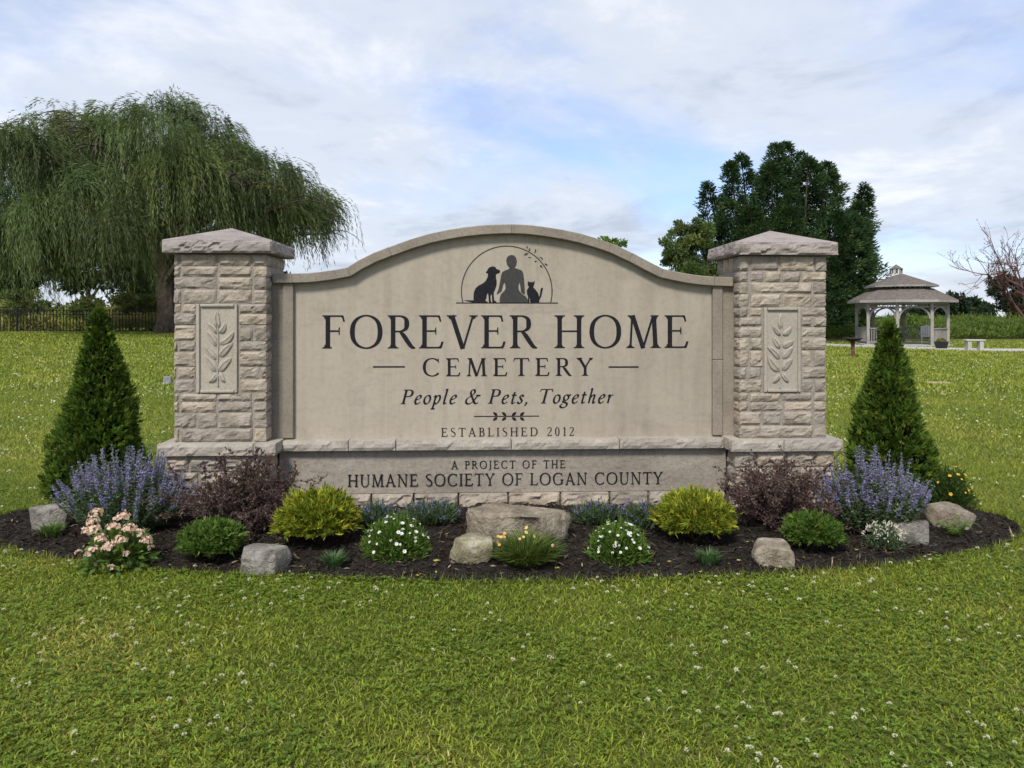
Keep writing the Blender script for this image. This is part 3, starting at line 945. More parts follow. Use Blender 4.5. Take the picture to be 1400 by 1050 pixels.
def capital(ch):
    S = T
    if ch == 'I': return [stem(.17), serif(.17, 0, .155, 1), serif(.17, 1, .155, -1)], .34
    if ch in 'EFL':
        g = [stem(.17), serif(.15, 0, .14, 1), serif(.15, 1, .14, -1)]
        if ch in 'EF':
            g += [hair(.15, 1 - t_/2, .60, 1 - t_/2), beak(.60, .999, -1), hair(.2, .525, .49, .525), [((.478, .625), (.505, .64)), ((.465, .525), (.505, .525)), ((.478, .425), (.505, .41))]]
        if ch in 'EL':
            g += [hair(.15, t_/2, .64 if ch == 'E' else .60, t_/2), beak(.645 if ch == 'E' else .605, .001, 1, .2, .05)]
        return g, {'E': .73, 'F': .66, 'L': .68}[ch]
    if ch == 'T': return [stem(.40), serif(.40, 0, .17, 1), hair(.04, 1 - t_/2, .76, 1 - t_/2), beak(.755, .999, -1, .2), [((.045, .999), (.16, .999)), ((.028, .92), (.07, .92)), ((.01, .80), (.03, .80))]], .80
    if ch == 'H': return [stem(.17), serif(.17, 0, .155, 1), serif(.17, 1, .155, -1), stem(.73), serif(.73, 0, .155, 1), serif(.73, 1, .155, -1), hair(.2, .515, .7, .515)], .90
    if ch == 'V': return [seg_strip([(.13, 1), (.44, -.02)], [S * 1.03] * 2), hair(.455, .0, .735, 1, t_ * 1.25), serif(.12, 1, .145, -1, S), serif(.745, 1, .125, -1, t_)], .86
    if ch == 'A': return [hair(.13, 0, .41, 1.02, t_ * 1.25), seg_strip([(.40, 1.02), (.72, 0)], [S * 1.03] * 2), hair(.21, .33, .63, .33), serif(.125, 0, .12, 1, t_), serif(.73, 0, .15, 1, S)], .86
    if ch == 'M': return [hair(.14, 0, .19, 1, t_ * 1.3), seg_strip([(.20, 1), (.51, -.01)], [S] * 2), hair(.51, 0, .80, 1, t_ * 1.3), seg_strip([(.82, 1), (.87, 0)], [S] * 2), serif(.135, 0, .12, 1, t_), serif(.875, 0, .15, 1, S), serif(.165, 1, .11, -1, t_), serif(.84, 1, .12, -1, S)], 1.03
    if ch == 'N': return [hair(.17, 0, .17, 1, t_ * 1.2), seg_strip([(.16, 1), (.74, -.01)], [S] * 2), hair(.75, 0, .75, 1, t_ * 1.2), serif(.17, 0, .125, 1, t_), serif(.14, 1, .12, -1, t_), serif(.75, 1, .125, -1, t_)], .92
    if ch in 'PR':
        g = [stem(.17), serif(.17, 0, .155, 1), serif(.15, 1, .14, -1), hair(.17, 1 - t_/2, .36, 1 - t_/2), arc(.35, .745, .275, .255, 90, -90), hair(.2, .49 + t_/2, .36, .49 + t_/2)]
        if ch == 'P': return g, .66
        return g + [wstroke([(.36, .50, .05), (.46, .40, S * .95), (.60, .18, S), (.70, .045, S * .8), (.80, .012, .03)])], .80
    if ch == 'B': return [stem(.17), serif(.15, 0, .14, 1), serif(.15, 1, .14, -1), hair(.17, 1 - t_/2, .36, 1 - t_/2), arc(.34, .765, .245, .235, 90, -90), hair(.2, .53, .36, .53), arc(.35, .275, .295, .275, 90, -90), hair(.17, t_/2, .37, t_/2)], .70
    if ch == 'D': return [stem(.17), serif(.15, 0, .14, 1), serif(.15, 1, .14, -1), hair(.17, 1 - t_/2, .40, 1 - t_/2), arc(.38, .5, .46, .5, 90, -90), hair(.17, t_/2, .40, t_/2)], .90
    if ch == 'O': return [arc(.50, .5, .46, .515, 0, 360, n=64)], 1.0
    if ch == 'C': return [arc(.49, .5, .45, .515, 48, 318, n=48), [((.775, .995), (.80, .995)), ((.745, .875), (.815, .86)), ((.80, .72), (.82, .72))]], .88
    if ch == 'G': return [arc(.49, .5, .45, .515, 48, 310, n=48), [((.775, .995), (.80, .995)), ((.745, .875), (.815, .86)), ((.80, .72), (.82, .72))], stem(.80, .08, .44), serif(.80, .44, .14, -1)], .96
    if ch == 'S': return [wstroke([(.50, .80, .03), (.44, .945, .045), (.28, .985, .05), (.12, .88, .085), (.11, .72, .11), (.24, .585, .13), (.42, .455, .135), (.52, .30, .115), (.48, .11, .08), (.30, .015, .05), (.14, .045, .045), (.06, .21, .03)])], .60
    if ch == 'U': return [stem(.17, .3), serif(.17, 1, .155, -1), wstroke([(.17, .34, T), (.19, .18, T * .95), (.30, .03, .07), (.44, .0, .05), (.60, .06, .055), (.69, .20, .05), (.70, .36, .05)]), hair(.70, .3, .70, 1, t_ * 1.2), serif(.70, 1, .12, -1, t_)], .87
    if ch == 'J': return [stem(.20, .1), serif(.20, 1, .155, -1), wstroke([(.20, .14, T), (.19, -.02, T * .9), (.12, -.14, .06), (.0, -.18, .06)])], .38
    if ch == 'Y': return [seg_strip([(.11, 1), (.40, .45)], [S] * 2), hair(.41, .47, .68, 1, t_ * 1.25), stem(.40, 0, .48), serif(.40, 0, .16, 1), serif(.11, 1, .145, -1, S), serif(.69, 1, .115, -1, t_)], .80
    if ch == '0': return [arc(.29, .5, .25, .515, 0, 360, n=48)], .58
    if ch == '1': return [stem(.25), serif(.25, 0, .16, 1), seg_strip([(.08, .86), (.22, .97)], [.05, .05])], .46
    if ch == '2': return [wstroke([(.07, .74, .03), (.11, .93, .05), (.27, .99, .06), (.43, .90, .10), (.45, .72, .115), (.34, .48, .09), (.18, .24, .06), (.05, .06, .05)]), seg_strip([(.05, .045), (.48, .045)], [.09, .09]), beak(.49, .002, 1, .2, .03)], .56
    return [], .3
def nib(pts, thick=0.125, thin=0.042, ang=38, n=7):
    q = spline(pts, n); ws = []
    for i in range(len(q)):
        a = q[max(i - 1, 0)]; c = q[min(i + 1, len(q) - 1)]
        th = math.atan2(c[1] - a[1], c[0] - a[0])
        ws.append(thin + (thick - thin) * abs(math.sin(th - R(ang))))
    return seg_strip(q, ws)
def ring(cx, cy, rx, ry):
    return [(cx + rx * math.cos(R(a)), cy + ry * math.sin(R(a))) for a in range(90, 451, 30)]
ITAL = {
 'o': ([ring(.21, .30, .17, .29)], .43),
 'e': ([[(.07,.28),(.20,.33),(.33,.45),(.27,.59),(.13,.52),(.05,.27),(.12,.03),(.25,.02),(.36,.13)]], .40),
 'p': ([[(.0,.48),(.07,.57),(.10,.50),(.10,.1),(.10,-.32)],[(.0,-.335),(.22,-.335)],[(.10,.36),(.22,.57),(.35,.53),(.38,.28),(.26,.02),(.11,.07)]], .45),
 'l': ([[(.02,.95),(.10,.99),(.10,.5),(.10,.1),(.15,.0),(.25,.09)]], .27),
 't': ([[(.13,.80),(.12,.5),(.12,.1),(.18,.0),(.29,.10)],[(.0,.58),(.28,.585)]], .30),
 's': ([[(.28,.47),(.19,.59),(.08,.49),(.15,.33),(.25,.18),(.19,.02),(.08,.02),(.01,.13)]], .32),
 'g': ([ring(.19, .40, .14, .19), [(.10,.24),(.05,.12),(.20,.06),(.34,-.05),(.28,-.25),(.08,-.30),(-.05,-.17),(.08,-.02)],[(.30,.54),(.36,.59),(.43,.57)]], .43),
 'h': ([[(.02,.95),(.10,.99),(.10,.5),(.10,.0)],[(.10,.33),(.23,.56),(.34,.53),(.34,.12),(.39,.0),(.48,.09)]], .49),
 'r': ([[(.0,.48),(.07,.57),(.10,.48),(.10,.0)],[(.10,.30),(.19,.52),(.31,.57)]], .33),
 ',': ([[(.07,.07),(.11,.0),(.03,-.16)]], .20),
 '&': ([[(.80,.53),(.70,.57),(.60,.40),(.46,.12),(.27,-.01),(.09,.08),(.08,.32),(.28,.54),(.45,.74),(.40,.95),(.26,.94),(.22,.76),(.34,.50),(.52,.18),(.66,.01),(.82,.08)],[(.58,.58),(.70,.575),(.84,.575)]], .86),
}
def italic(ch):
    if ch in ITAL:
        st, w = ITAL[ch]; g = [nib(s_) for s_ in st]
        if ch == ',': g.append(seg_strip([(.04, .05), (.13, .05)], [.10, .10]))
    else:
        g, w = capital(ch)
    sl = 0.23
    return [[((a[0] + a[1] * sl, a[1]), (c[0] + c[1] * sl, c[1])) for a, c in s_] for s_ in g], w
def strips_mesh(strips, sx, sz, thick=0.0022):
    mb = MB()
    for k, s_ in enumerate(strips):
        y = -thick - 0.00012 * k
        vs = []
        for a, c in s_:
            vs += [(a[0]*sx, y, a[1]*sz), (c[0]*sx, y, c[1]*sz), (a[0]*sx, 0.001, a[1]*sz), (c[0]*sx, 0.001, c[1]*sz)]
        n_ = len(s_)
        fs = []
        for i in range(n_ - 1):
            p, q = i*4, i*4 + 4
            fs += [(p, p+1, q+1, q), (p, q, q+2, p+2), (p+1, p+3, q+3, q+1)]
        fs += [(0, 2, 3, 1), ((n_-1)*4, (n_-1)*4+1, (n_-1)*4+3, (n_-1)*4+2)]
        mb.add(vs, fs)
    me = mb.mesh('letter')
    bm = bmesh.new(); bm.from_mesh(me)
    bmesh.ops.recalc_face_normals(bm, faces=bm.faces); bm.to_mesh(me); bm.free()
    return me
def text_line(txt, px0, px1, py_top, py_base, yl, parent, glyph=capital, heavy=None, space=0.36, sxk=1.0):
    global T, t_
    keep = (T, t_)
    if heavy: T, t_ = heavy
    xm = (px0 + px1) / 2
    x0, zb = lp(px0, py_base, yl); x1, _ = lp(px1, py_base, yl)
    zt = lp(xm, py_top, yl)[1]; zb = lp(xm, py_base, yl)[1]
    H = zt - zb
    gl = [(c, *glyph(c)) if c != ' ' else (c, None, space) for c in txt]
    tot = sum(g_[2] for g_ in gl) * H * sxk
    track = (x1 - x0 - tot) / (len(txt) - 1)
    x = x0; cache = {}
    for c, st, w in gl:
        if st:
            if c not in cache: cache[c] = strips_mesh(st, H * sxk, H)
            obj('letter', cache[c], M_INK, parent).location = (x, yl, zb)
        x += w * H * sxk + track
    T, t_ = keep
text_line('FOREVER HOME', 440, 942, 431, 476, YP, panel, space=.30, sxk=1.06, heavy=(.128,.046))
text_line('CEMETERY', 577, 811, 489.5, 514, YP, panel, heavy=(.135, .056), sxk=1.14)
text_line('People & Pets, Together', 547, 836, 532, 551.7, YP, panel, italic, (.13, .056), .26, 1.16)
text_line('ESTABLISHED 2012', 603, 785, 584.6, 596.4, YP, panel, heavy=(.13, .064), space=.42, sxk=1.06)
text_line('A PROJECT OF THE', 617, 773, 629.6, 640.2, -0.0165, slab, heavy=(.13, .065), space=.42)
text_line('HUMANE SOCIETY OF LOGAN COUNTY', 475, 906, 647, 663.4, -0.0165, slab, heavy=(.125, .056), space=.38)
def line_part(name, px0, px1, py, wpx, parent=panel, yl=YP, mat=M_INK):
    a = lp(px0, py, yl); c = lp(px1, py, yl); w = wpx * 5.93 / FPX
    obj(name, strips_mesh([seg_strip([(a[0], a[1]), (c[0], a[1])], [w, w])], 1, 1, 0.0018), mat, parent).location = (0, yl, 0)
line_part('dash', 510, 553.5, 501.6, 2.0)
line_part('dash', 832, 873, 501.8, 2.0)
# little sprig under the motto
def tri_leaf(px0, py0, px1, py1, wpx, name='ornament_leaf', mat=M_INK, k=0):
    a = lp(px0, py0, YP); c = lp(px1, py1, YP); w = wpx * 5.93 / FPX
    pts = [(a[0] + (c[0]-a[0])*t, a[1] + (c[1]-a[1])*t) for t in (0, .25, .5, .75, 1)]
    obj(name, strips_mesh([seg_strip(pts, [w*.15, w*.85, w, w*.7, w*.05])], 1, 1, 0.0016), mat, panel).location = (0, YP, 0)
line_part('ornament_line', 648, 737, 569.3, 1.3)
for i, cxp in enumerate((678, 690, 702, 713)):
    dirx = -1 if i < 2 else 1
    tri_leaf(cxp - dirx * 2, 568, cxp + dirx * 4, 563.5, 4.0)
    tri_leaf(cxp - dirx * 2, 570.6, cxp + dirx * 4, 575, 4.0)
# emblem: half circle, ground line, sprig, dog, seated figure, cat  (10x crop at 640, 320)
def epx(u, v): return lp(640 + u / 10, 320 + v / 10, YP)
ec = epx(530, 785); er = (1150 - 530) / 10 * 5.93 / FPX
ring_pts = [(ec[0] + er * math.cos(R(a)), ec[1] + er * math.sin(R(a))) for a in np.linspace(-14, 194, 80)]
obj('emblem_circle', strips_mesh([seg_strip(ring_pts, [0.0088] * len(ring_pts))], 1, 1, 0.0012), M_LINE, panel).location = (0, YP, 0)
line_part('emblem_ground_line', 623.5, 763, 414.2, 1.3)
for u0, v0, u1, v1, w in ((800,160,815,205,16),(832,235,845,190,24),(905,260,925,230,20),(912,205,932,240,16),(975,325,1005,315,14),(1005,320,1018,360,22),(1045,405,1090,430,26),(765,285,825,265,32),(815,320,870,322,14),(905,375,940,372,24),(985,425,1015,460,30)):
    tri_leaf(640 + u0/10, 320 + v0/10, 640 + u1/10, 320 + v1/10, w / 10, 'emblem_leaf', M_LINE)
DOG = [(-20,905),(75,905),(72,850),(80,790),(105,735),(150,700),(200,675),(240,640),(265,590),(272,540),(245,530),(243,518),(262,500),(270,475),(300,450),(335,440),(370,450),(392,480),(435,495),(438,510),(425,535),(400,542),(382,548),(380,590),(390,640),(388,700),(372,750),(352,790),(350,840),(356,900),(395,935),(330,936),(325,850),(318,815),(305,850),(308,905),(320,938),(285,938),(278,850),(270,805),(255,830),(252,870),(235,905),(272,935),(75,936),(0,922),(-60,905)]
PERSON = [(595,285),(630,295),(655,325),(667,370),(660,415),(640,455),(645,468),(690,480),(735,500),(752,530),(762,600),(770,690),(774,800),(772,830),(745,815),(722,790),(716,730),(706,660),(690,690),(686,740),(705,785),(740,822),(790,855),(812,895),(805,936),(432,936),(432,880),(445,830),(475,795),(505,765),(512,735),(502,660),(480,690),(465,750),(455,785),(398,822),(390,815),(418,745),(435,660),(450,570),(465,520),(500,500),(550,482),(565,470),(560,455),(535,425),(520,370),(528,325),(555,295)]
CAT = [(818,642),(838,655),(880,658),(912,640),(905,690),(892,715),(895,732),(925,765),(955,805),(972,860),(980,830),(990,760),(1002,732),(1022,735),(1022,755),(1010,800),(1000,850),(975,900),(968,936),(855,936),(845,915),(848,870),(838,880),(836,936),(808,936),(815,900),(820,860),(806,820),(803,770),(820,740),(832,722),(812,690)]
def silhouette(name, pts, mat, k, label):
    q = [epx(u, v) for u, v in pts]
    n_ = len(q); y = -0.0016 - 0.0004 * k
    vs = [(a, y, c) for a, c in q] + [(a, 0.001, c) for a, c in q]
    fs = [tuple(range(n_))] + [(i, n_ + i, n_ + (i+1) % n_, (i+1) % n_) for i in range(n_)]
    o = MB().add(vs, fs).build(name, mat, panel); o.location = (0, YP, 0)
    bm = bmesh.new(); bm.from_mesh(o.data); bmesh.ops.triangulate(bm, faces=[f for f in bm.faces if len(f.verts) > 4]); bmesh.ops.recalc_face_normals(bm, faces=bm.faces); bm.to_mesh(o.data); bm.free()
    o['label'] = label
silhouette('dog_figure', DOG, M_INK, 1, 'black sitting dog silhouette')
silhouette('person_figure', PERSON, M_INK2, 2, 'charcoal seated person silhouette seen from behind')
silhouette('cat_figure', CAT, M_INK, 1, 'small black cat silhouette with raised tail')
# ------------------------------------------------------------------ plants and stones in the bed
def bed_spot(pxl, pxr, pyt, pyb, k=0.75):
    """base point, radius and height of a plant from its outline in the photograph and the mulch it stands on"""
    d0 = depth_at(pyb, 0.03)
    r = (pxr - pxl) / 2 / FPX * d0
    d = d0 + r * k
    r = (pxr - pxl) / 2 / FPX * d
    x = ((pxl + pxr) / 2 - 700) / FPX * d
    z = float(mulch_z(x, d)) - 0.006
    h = CAM_H - (pyt - HOR) / FPX * d - z
    return Vector((x, d, z)), r, h

def boulder(name, label, pxl, pxr, pyt, pyb, mat, seed, depth_k=0.8, flat=0.0, rz=0.0):
    d0 = depth_at(pyb, 0.03)
    hw = (pxr - pxl) / 2 / FPX * d0 * 1.02
    dep = hw * depth_k
    d = d0 + dep
    hw = (pxr - pxl) / 2 / FPX * (d - dep * 0.6)
    x = ((pxl + pxr) / 2 - 700) / FPX * (d - dep * 0.6)
    z = float(mulch_z(x, d))
    dt = d - dep * (0.2 if not flat else -0.55)
    h = CAM_H - (pyt - HOR) / FPX * dt - z
    bm = bmesh.new()
    bmesh.ops.create_icosphere(bm, subdivisions=4, radius=1.0)
    v = np.array([tuple(q.co) for q in bm.verts])
    rs = np.random.RandomState(seed)
    # a block with rounded corners, then cut by a few planes to give broken faces
    v = np.sign(v) * np.abs(v) ** 0.62
    v /= np.abs(v).max(0)
    for _ in range(16):
        nrm = rs.normal(size=3); nrm[2] *= 0.7; nrm /= np.linalg.norm(nrm)
        cut = rs.uniform(0.62, 0.90) * (np.abs(nrm).sum() * 0.70)
        over = np.maximum(v @ nrm - max(cut, 0.74), 0)
        v -= np.outer(over, nrm)
    v += (0.05 * snoise(v, 1.3, seed * 0.7, 2) + 0.035 * np.abs(snoise(v, 3.4, seed * 1.3, 3)) + 0.012 * snoise(v, 11.0, seed * 2.3, 2))[:, None] * unit(v)
    v /= np.abs(v).max(0)
    if flat:
        v[:, 2] += flat * 0.12 * v[:, 0]
    tl = rs.uniform(-0.15, 0.15, 2)
    capz = (0.30 if flat else 0.62) + tl[0] * v[:, 0] + (tl[1] + (0.10 if flat else 0)) * v[:, 1]
    v[:, 2] = np.where(v[:, 2] > capz, capz + 0.10 * (v[:, 2] - capz), v[:, 2])
    v += 0.012 * snoise(v, 6.0, seed * 1.9, 3)[:, None] * unit(v)
    low = v[:, 2] < -0.45
    v[low, 2] = -0.45 + (v[low, 2] + 0.45) * 0.25
    lo, hi = v[:, 2].min(), v[:, 2].max()
    v[:, 2] = (v[:, 2] - lo) / (hi - lo) * (h + 0.035) - 0.035
    v[:, 0] *= hw; v[:, 1] *= dep
    for q, c in zip(bm.verts, v): q.co = c
    me = bpy.data.meshes.new(name); bm.to_mesh(me); bm.free()
    me.polygons.foreach_set('use_smooth', np.ones(len(me.polygons), dtype=bool))
    o = obj(name, me, mat); o.location = (x, d, z); o.rotation_euler = (0, 0, rz)
    return tag(o, label, 'boulder', 'boulders set in the mulch')
M_BG = stone_mat('grey_boulder', (0.085, 0.078, 0.066), (0.215, 0.198, 0.168), (0.36, 0.34, 0.295), 11, 1.0, 0.03, 75, 0.08)
M_BT = stone_mat('tan_boulder', (0.115, 0.09, 0.06), (0.265, 0.222, 0.16), (0.43, 0.375, 0.285), 9, 1.0, 0.03, 70, 0.08)
M_BL = stone_mat('lichen_boulder', (0.12, 0.105, 0.06), (0.30, 0.27, 0.165), (0.54, 0.51, 0.39), 9, 1.0, 0.03, 60, 0.05)
boulder('boulder', 'large flat-topped tan boulder in front of the middle of the sign', 628, 784, 687, 752, M_BT, 21, 0.55, 0.5)
boulder('boulder', 'pale yellowish rounded boulder against the large flat one', 613, 680, 735, 773, M_BL, 26)
boulder('boulder', 'grey boulder between the round green shrub and the left golden shrub', 323, 392, 749, 784, M_BG, 7)
boulder('boulder', 'grey-tan boulder at the far left end of the bed', 28, 92, 691, 728, M_BG, 12)
boulder('boulder', 'squat tan boulder in front of the right barberry', 1029, 1092, 742, 776, M_BT, 33)
boulder('boulder', 'greyish boulder beside the white spiky flowers', 1226, 1282, 713, 744, M_BG, 17)
boulder('boulder', 'light tan boulder at the far right end of the bed', 1275, 1342, 692, 725, M_BT, 40, rz=-0.2)

# ---- arborvitae cones
M_CORE = plain_mat('shrub_inside', (0.018, 0.022, 0.010), 0.95, 0, 0.3, 12)
def cone_tree(label, pxl, pxr, pyt, d, seed, nspray=5200, base=(0.072, 0.130, 0.018)):
    rng = np.random.default_rng(seed)
    x = ((pxl + pxr) / 2 - 700) / FPX * d
    r = (pxr - pxl) / 2 / FPX * d
    z = float(mulch_z(x, d)) if bed_r(np.array(x), np.array(d)) < 1 else 0.0
    h = CAM_H - (pyt - HOR) / FPX * d - z
    t = thing('arborvitae', label, 'conifer', (x, d, z), 0, 'cone-shaped arborvitae at the ends of the bed')
    MB().tube([(0, 0, -0.02), (0.005, 0, h * 0.5), (0, 0.003, h * 0.93)], [0.03, 0.02, 0.005], 8).build('trunk', M_BARK, t)
    u = rng.random(nspray) ** 1.35
    az = rng.uniform(0, 2 * PI, nspray)
    lump = 1 + 0.13 * np.sin(az * 3 + u * 9 + seed) + 0.07 * np.sin(az * 7 - u * 21) + rng.normal(0, 0.035, nspray)
    prof = (1 - u) ** 0.86 * (1 - 0.30 * np.exp(-(u / 0.07))) + 0.012
    depth = rng.uniform(0.72, 1.0, nspray) ** 0.6
    rad = r * 0.97 * prof * lump * depth
    pos = np.stack([rad * np.cos(az), rad * np.sin(az), u * h * 0.985], -1)
    out = np.stack([np.cos(az), np.sin(az), np.zeros(nspray)], -1)
    dr = out * rng.uniform(0.35, 0.9, (nspray, 1)) + np.array([0, 0, 1.0]) * rng.uniform(0.45, 1.1, (nspray, 1)) + rng.normal(0, 0.28, (nspray, 3))
    cols = shade(rng, nspray, base, 0.35, 0.08, (0.14, 0.190, 0.026), 0.30)
    cl = Cloud()
    sz = 0.062 * (1 - 0.35 * u) * rng.uniform(0.7, 1.3, nspray)
    sprays(cl, rng, pos, dr, sz, 7, cols, 0.85, 0.23)
    # leader at the very top
    n = 60
    uz = rng.uniform(0.9, 1.0, n)
    sprays(cl, rng, np.stack([rng.normal(0, 0.012, n), rng.normal(0, 0.012, n), uz * h * 0.98], -1), np.tile([0, 0, 1.0], (n, 1)) + rng.normal(0, 0.25, (n, 3)), 0.04, 5, shade(rng, n, (0.09, 0.14, 0.028), 0.2), 0.6, 0.2)
    o = cl.build('foliage', M_NEEDLE, t)
    # dense darker green interior twigs, so that the cone is not see-through
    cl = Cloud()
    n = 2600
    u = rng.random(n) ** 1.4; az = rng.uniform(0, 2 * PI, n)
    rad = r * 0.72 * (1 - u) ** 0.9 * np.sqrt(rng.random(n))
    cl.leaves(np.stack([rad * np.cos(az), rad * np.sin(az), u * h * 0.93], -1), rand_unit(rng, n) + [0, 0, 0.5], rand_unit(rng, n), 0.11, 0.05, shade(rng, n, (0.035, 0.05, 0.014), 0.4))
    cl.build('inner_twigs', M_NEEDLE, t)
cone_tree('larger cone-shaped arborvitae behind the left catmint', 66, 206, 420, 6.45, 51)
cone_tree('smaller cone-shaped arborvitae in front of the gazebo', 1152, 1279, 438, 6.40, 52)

# ---- rounded shrubs of arborvitae kind
def globe_shrub(name, label, box, seed, base, alt, palt, n=2600, size=0.062, group=None, up=0.5, wf=0.2, fingers=7, cat='shrub', jag=0.06):
    rng = np.random.default_rng(seed)
    loc, r, h = bed_spot(*box)
    t = thing(name, label, cat, loc, 0, group)
    d = rand_unit(rng, n); d[:, 2] = np.abs(d[:, 2]) * 1.15 - 0.22
    d = unit(d)
    rad = (rng.random(n) ** 0.45)
    lump = 1 + jag * np.sin(5 * d[:, 0] + 7 * d[:, 1] + seed) + jag * np.sin(9 * d[:, 2] + 6 * d[:, 1]) + rng.normal(0, 0.05, n)
    sc = np.array([r - size * 0.8, r - size * 0.8, h * 0.57 - size * 0.3])
    pos = d * rad[:, None] * lump[:, None] * sc + np.array([0, 0, h * 0.44])
    pos[:, 2] = np.maximum(pos[:, 2], 0.01)
    dr = unit(d + np.array([0, 0, up])) + rng.normal(0, 0.42, (n, 3))
    cols = shade(rng, n, base, 0.38, 0.08, alt, palt)
    cl = Cloud()
    sprays(cl, rng, pos, dr, size * rng.uniform(0.7, 1.35, n), fingers, cols, 0.75, wf)
    cl.build('foliage', M_NEEDLE, t)
    mb = MB()
    for k in range(6):
        a = k * 1.05 + rng.uniform(-0.3, 0.3)
        mb.tube([(0, 0, -0.02), (0.25 * r * math.cos(a), 0.25 * r * math.sin(a), h * 0.25), (0.6 * r * math.cos(a), 0.6 * r * math.sin(a), h * 0.6)], [0.008, 0.006, 0.003], 5)
    mb.build('stems', M_BARK, t)
    return t, loc, r, h
YG, YA = (0.160, 0.200, 0.020), (0.33, 0.325, 0.030)
globe_shrub('golden_arborvitae', 'yellow-green rounded golden shrub below the left end of the inscription', (376, 493, 674, 757), 61, YG, YA, 0.32, 4500, 0.046, 'golden rounded shrubs')
globe_shrub('golden_arborvitae', 'yellow-green rounded golden shrub below the right end of the inscription', (895, 1005, 674, 753), 62, YG, YA, 0.32, 4500, 0.046, 'golden rounded shrubs')
GG, GA = (0.072, 0.135, 0.022), (0.125, 0.185, 0.034)
globe_shrub('globe_shrub', 'round bright green shrub right of the pink flowers', (245, 334, 713, 773), 63, GG, GA, 0.35, 3000, 0.036, 'round green shrubs', wf=0.22)
globe_shrub('globe_shrub', 'round bright green shrub between the tan boulder and right catmint', (1071, 1153, 704, 760), 64, GG, GA, 0.35, 3000, 0.036, 'round green shrubs', wf=0.22)

# ---- small tufts
def tuft(name, label, box, seed, col, n=260, L=0.10, W=0.005, spread=0.8, group=None, cat='plant', parent=None):
    rng = np.random.default_rng(seed)
    loc, r, h = bed_spot(*box)
    t = parent or thing(name, label, cat, loc, 0, group)
    az = rng.uniform(0, 2 * PI, n); ln = rng.uniform(0.0, spread, n)
    h2 = np.stack([np.cos(az), np.sin(az), np.zeros(n)], -1)
    base = h2 * (rng.random(n) ** 0.5 * r * 0.45)[:, None]
    d1 = unit(h2 * ln[:, None] + [0, 0, 1.0])
    Lr = np.minimum(h, L * 3) * rng.uniform(0.5, 1.05, n)
    cols = shade(rng, n, col, 0.35, 0.1)
    side = np.stack([-np.sin(az), np.cos(az), np.zeros(n)], -1) + rng.normal(0, 0.3, (n, 3))
    cl = Cloud()
    mid = base + d1 * (Lr * 0.62)[:, None]
    d2 = unit(d1 + h2 * rng.uniform(0.2, 0.9, (n, 1)) - [0, 0, 0.35])
    tip = mid + d2 * (Lr * 0.45)[:, None]
    w = W * rng.uniform(0.7, 1.4, (n, 1))
    v = np.stack([base - side * w * 0.5, base + side * w * 0.5, mid + side * w * 0.5, mid - side * w * 0.5, tip], 1)
    b_ = np.arange(n)[:, None] * 5
    f = np.concatenate([b_ + [0, 1, 2], b_ + [0, 2, 3], b_ + [3, 2, 4]], 1).reshape(-1, 3)
    cl.raw(v.reshape(-1, 3), f, np.repeat(cols, 5, 0))
    cl.build('foliage', M_LEAF, t)
    return t, loc, r, h
tuft('grass_tuft', 'small grassy green tuft in front of the left golden shrub', (436, 477, 750, 778), 71, (0.075, 0.14, 0.05), 240, group='small grassy tufts')
tuft('grass_tuft', 'small grassy green tuft in front of the right golden shrub', (948, 989, 748, 775), 72, (0.075, 0.14, 0.05), 240, group='small grassy tufts')
tuft('grass_tuft', 'small green tuft beside the far left boulder', (48, 92, 711, 737), 73, (0.085, 0.15, 0.03), 240, group='small grassy tufts')

# ---- fern at the right end
loc, r, h = bed_spot(1280, 1332, 704, 737)
t = thing('fern', 'small bright green fern in front of the far right boulder', 'fern', loc)
rng = np.random.default_rng(75)
cl = Cloud()
for k in range(11):
    a = k * 2.4 + rng.uniform(-0.3, 0.3); L = r * rng.uniform(0.8, 1.25)
    m_ = 14
    tt = np.linspace(0.1, 1, m_)
    pts = np.stack([np.cos(a) * L * tt, np.sin(a) * L * tt, h * 0.75 * np.sin(tt * 2.3) * rng.uniform(0.6, 1.1)], -1)
    for sgn in (-1, 1):
        dirv = np.tile([-math.sin(a) * sgn + 0.5 * math.cos(a), math.cos(a) * sgn + 0.5 * math.sin(a), 0.1], (m_, 1))
        cl.leaves(pts, dirv, np.tile([0, 0, 1.0], (m_, 1)), 0.042 * (1.15 - tt), 0.011, shade(rng, m_, (0.12, 0.20, 0.03), 0.25))
cl.build('fronds', M_LEAF, t)

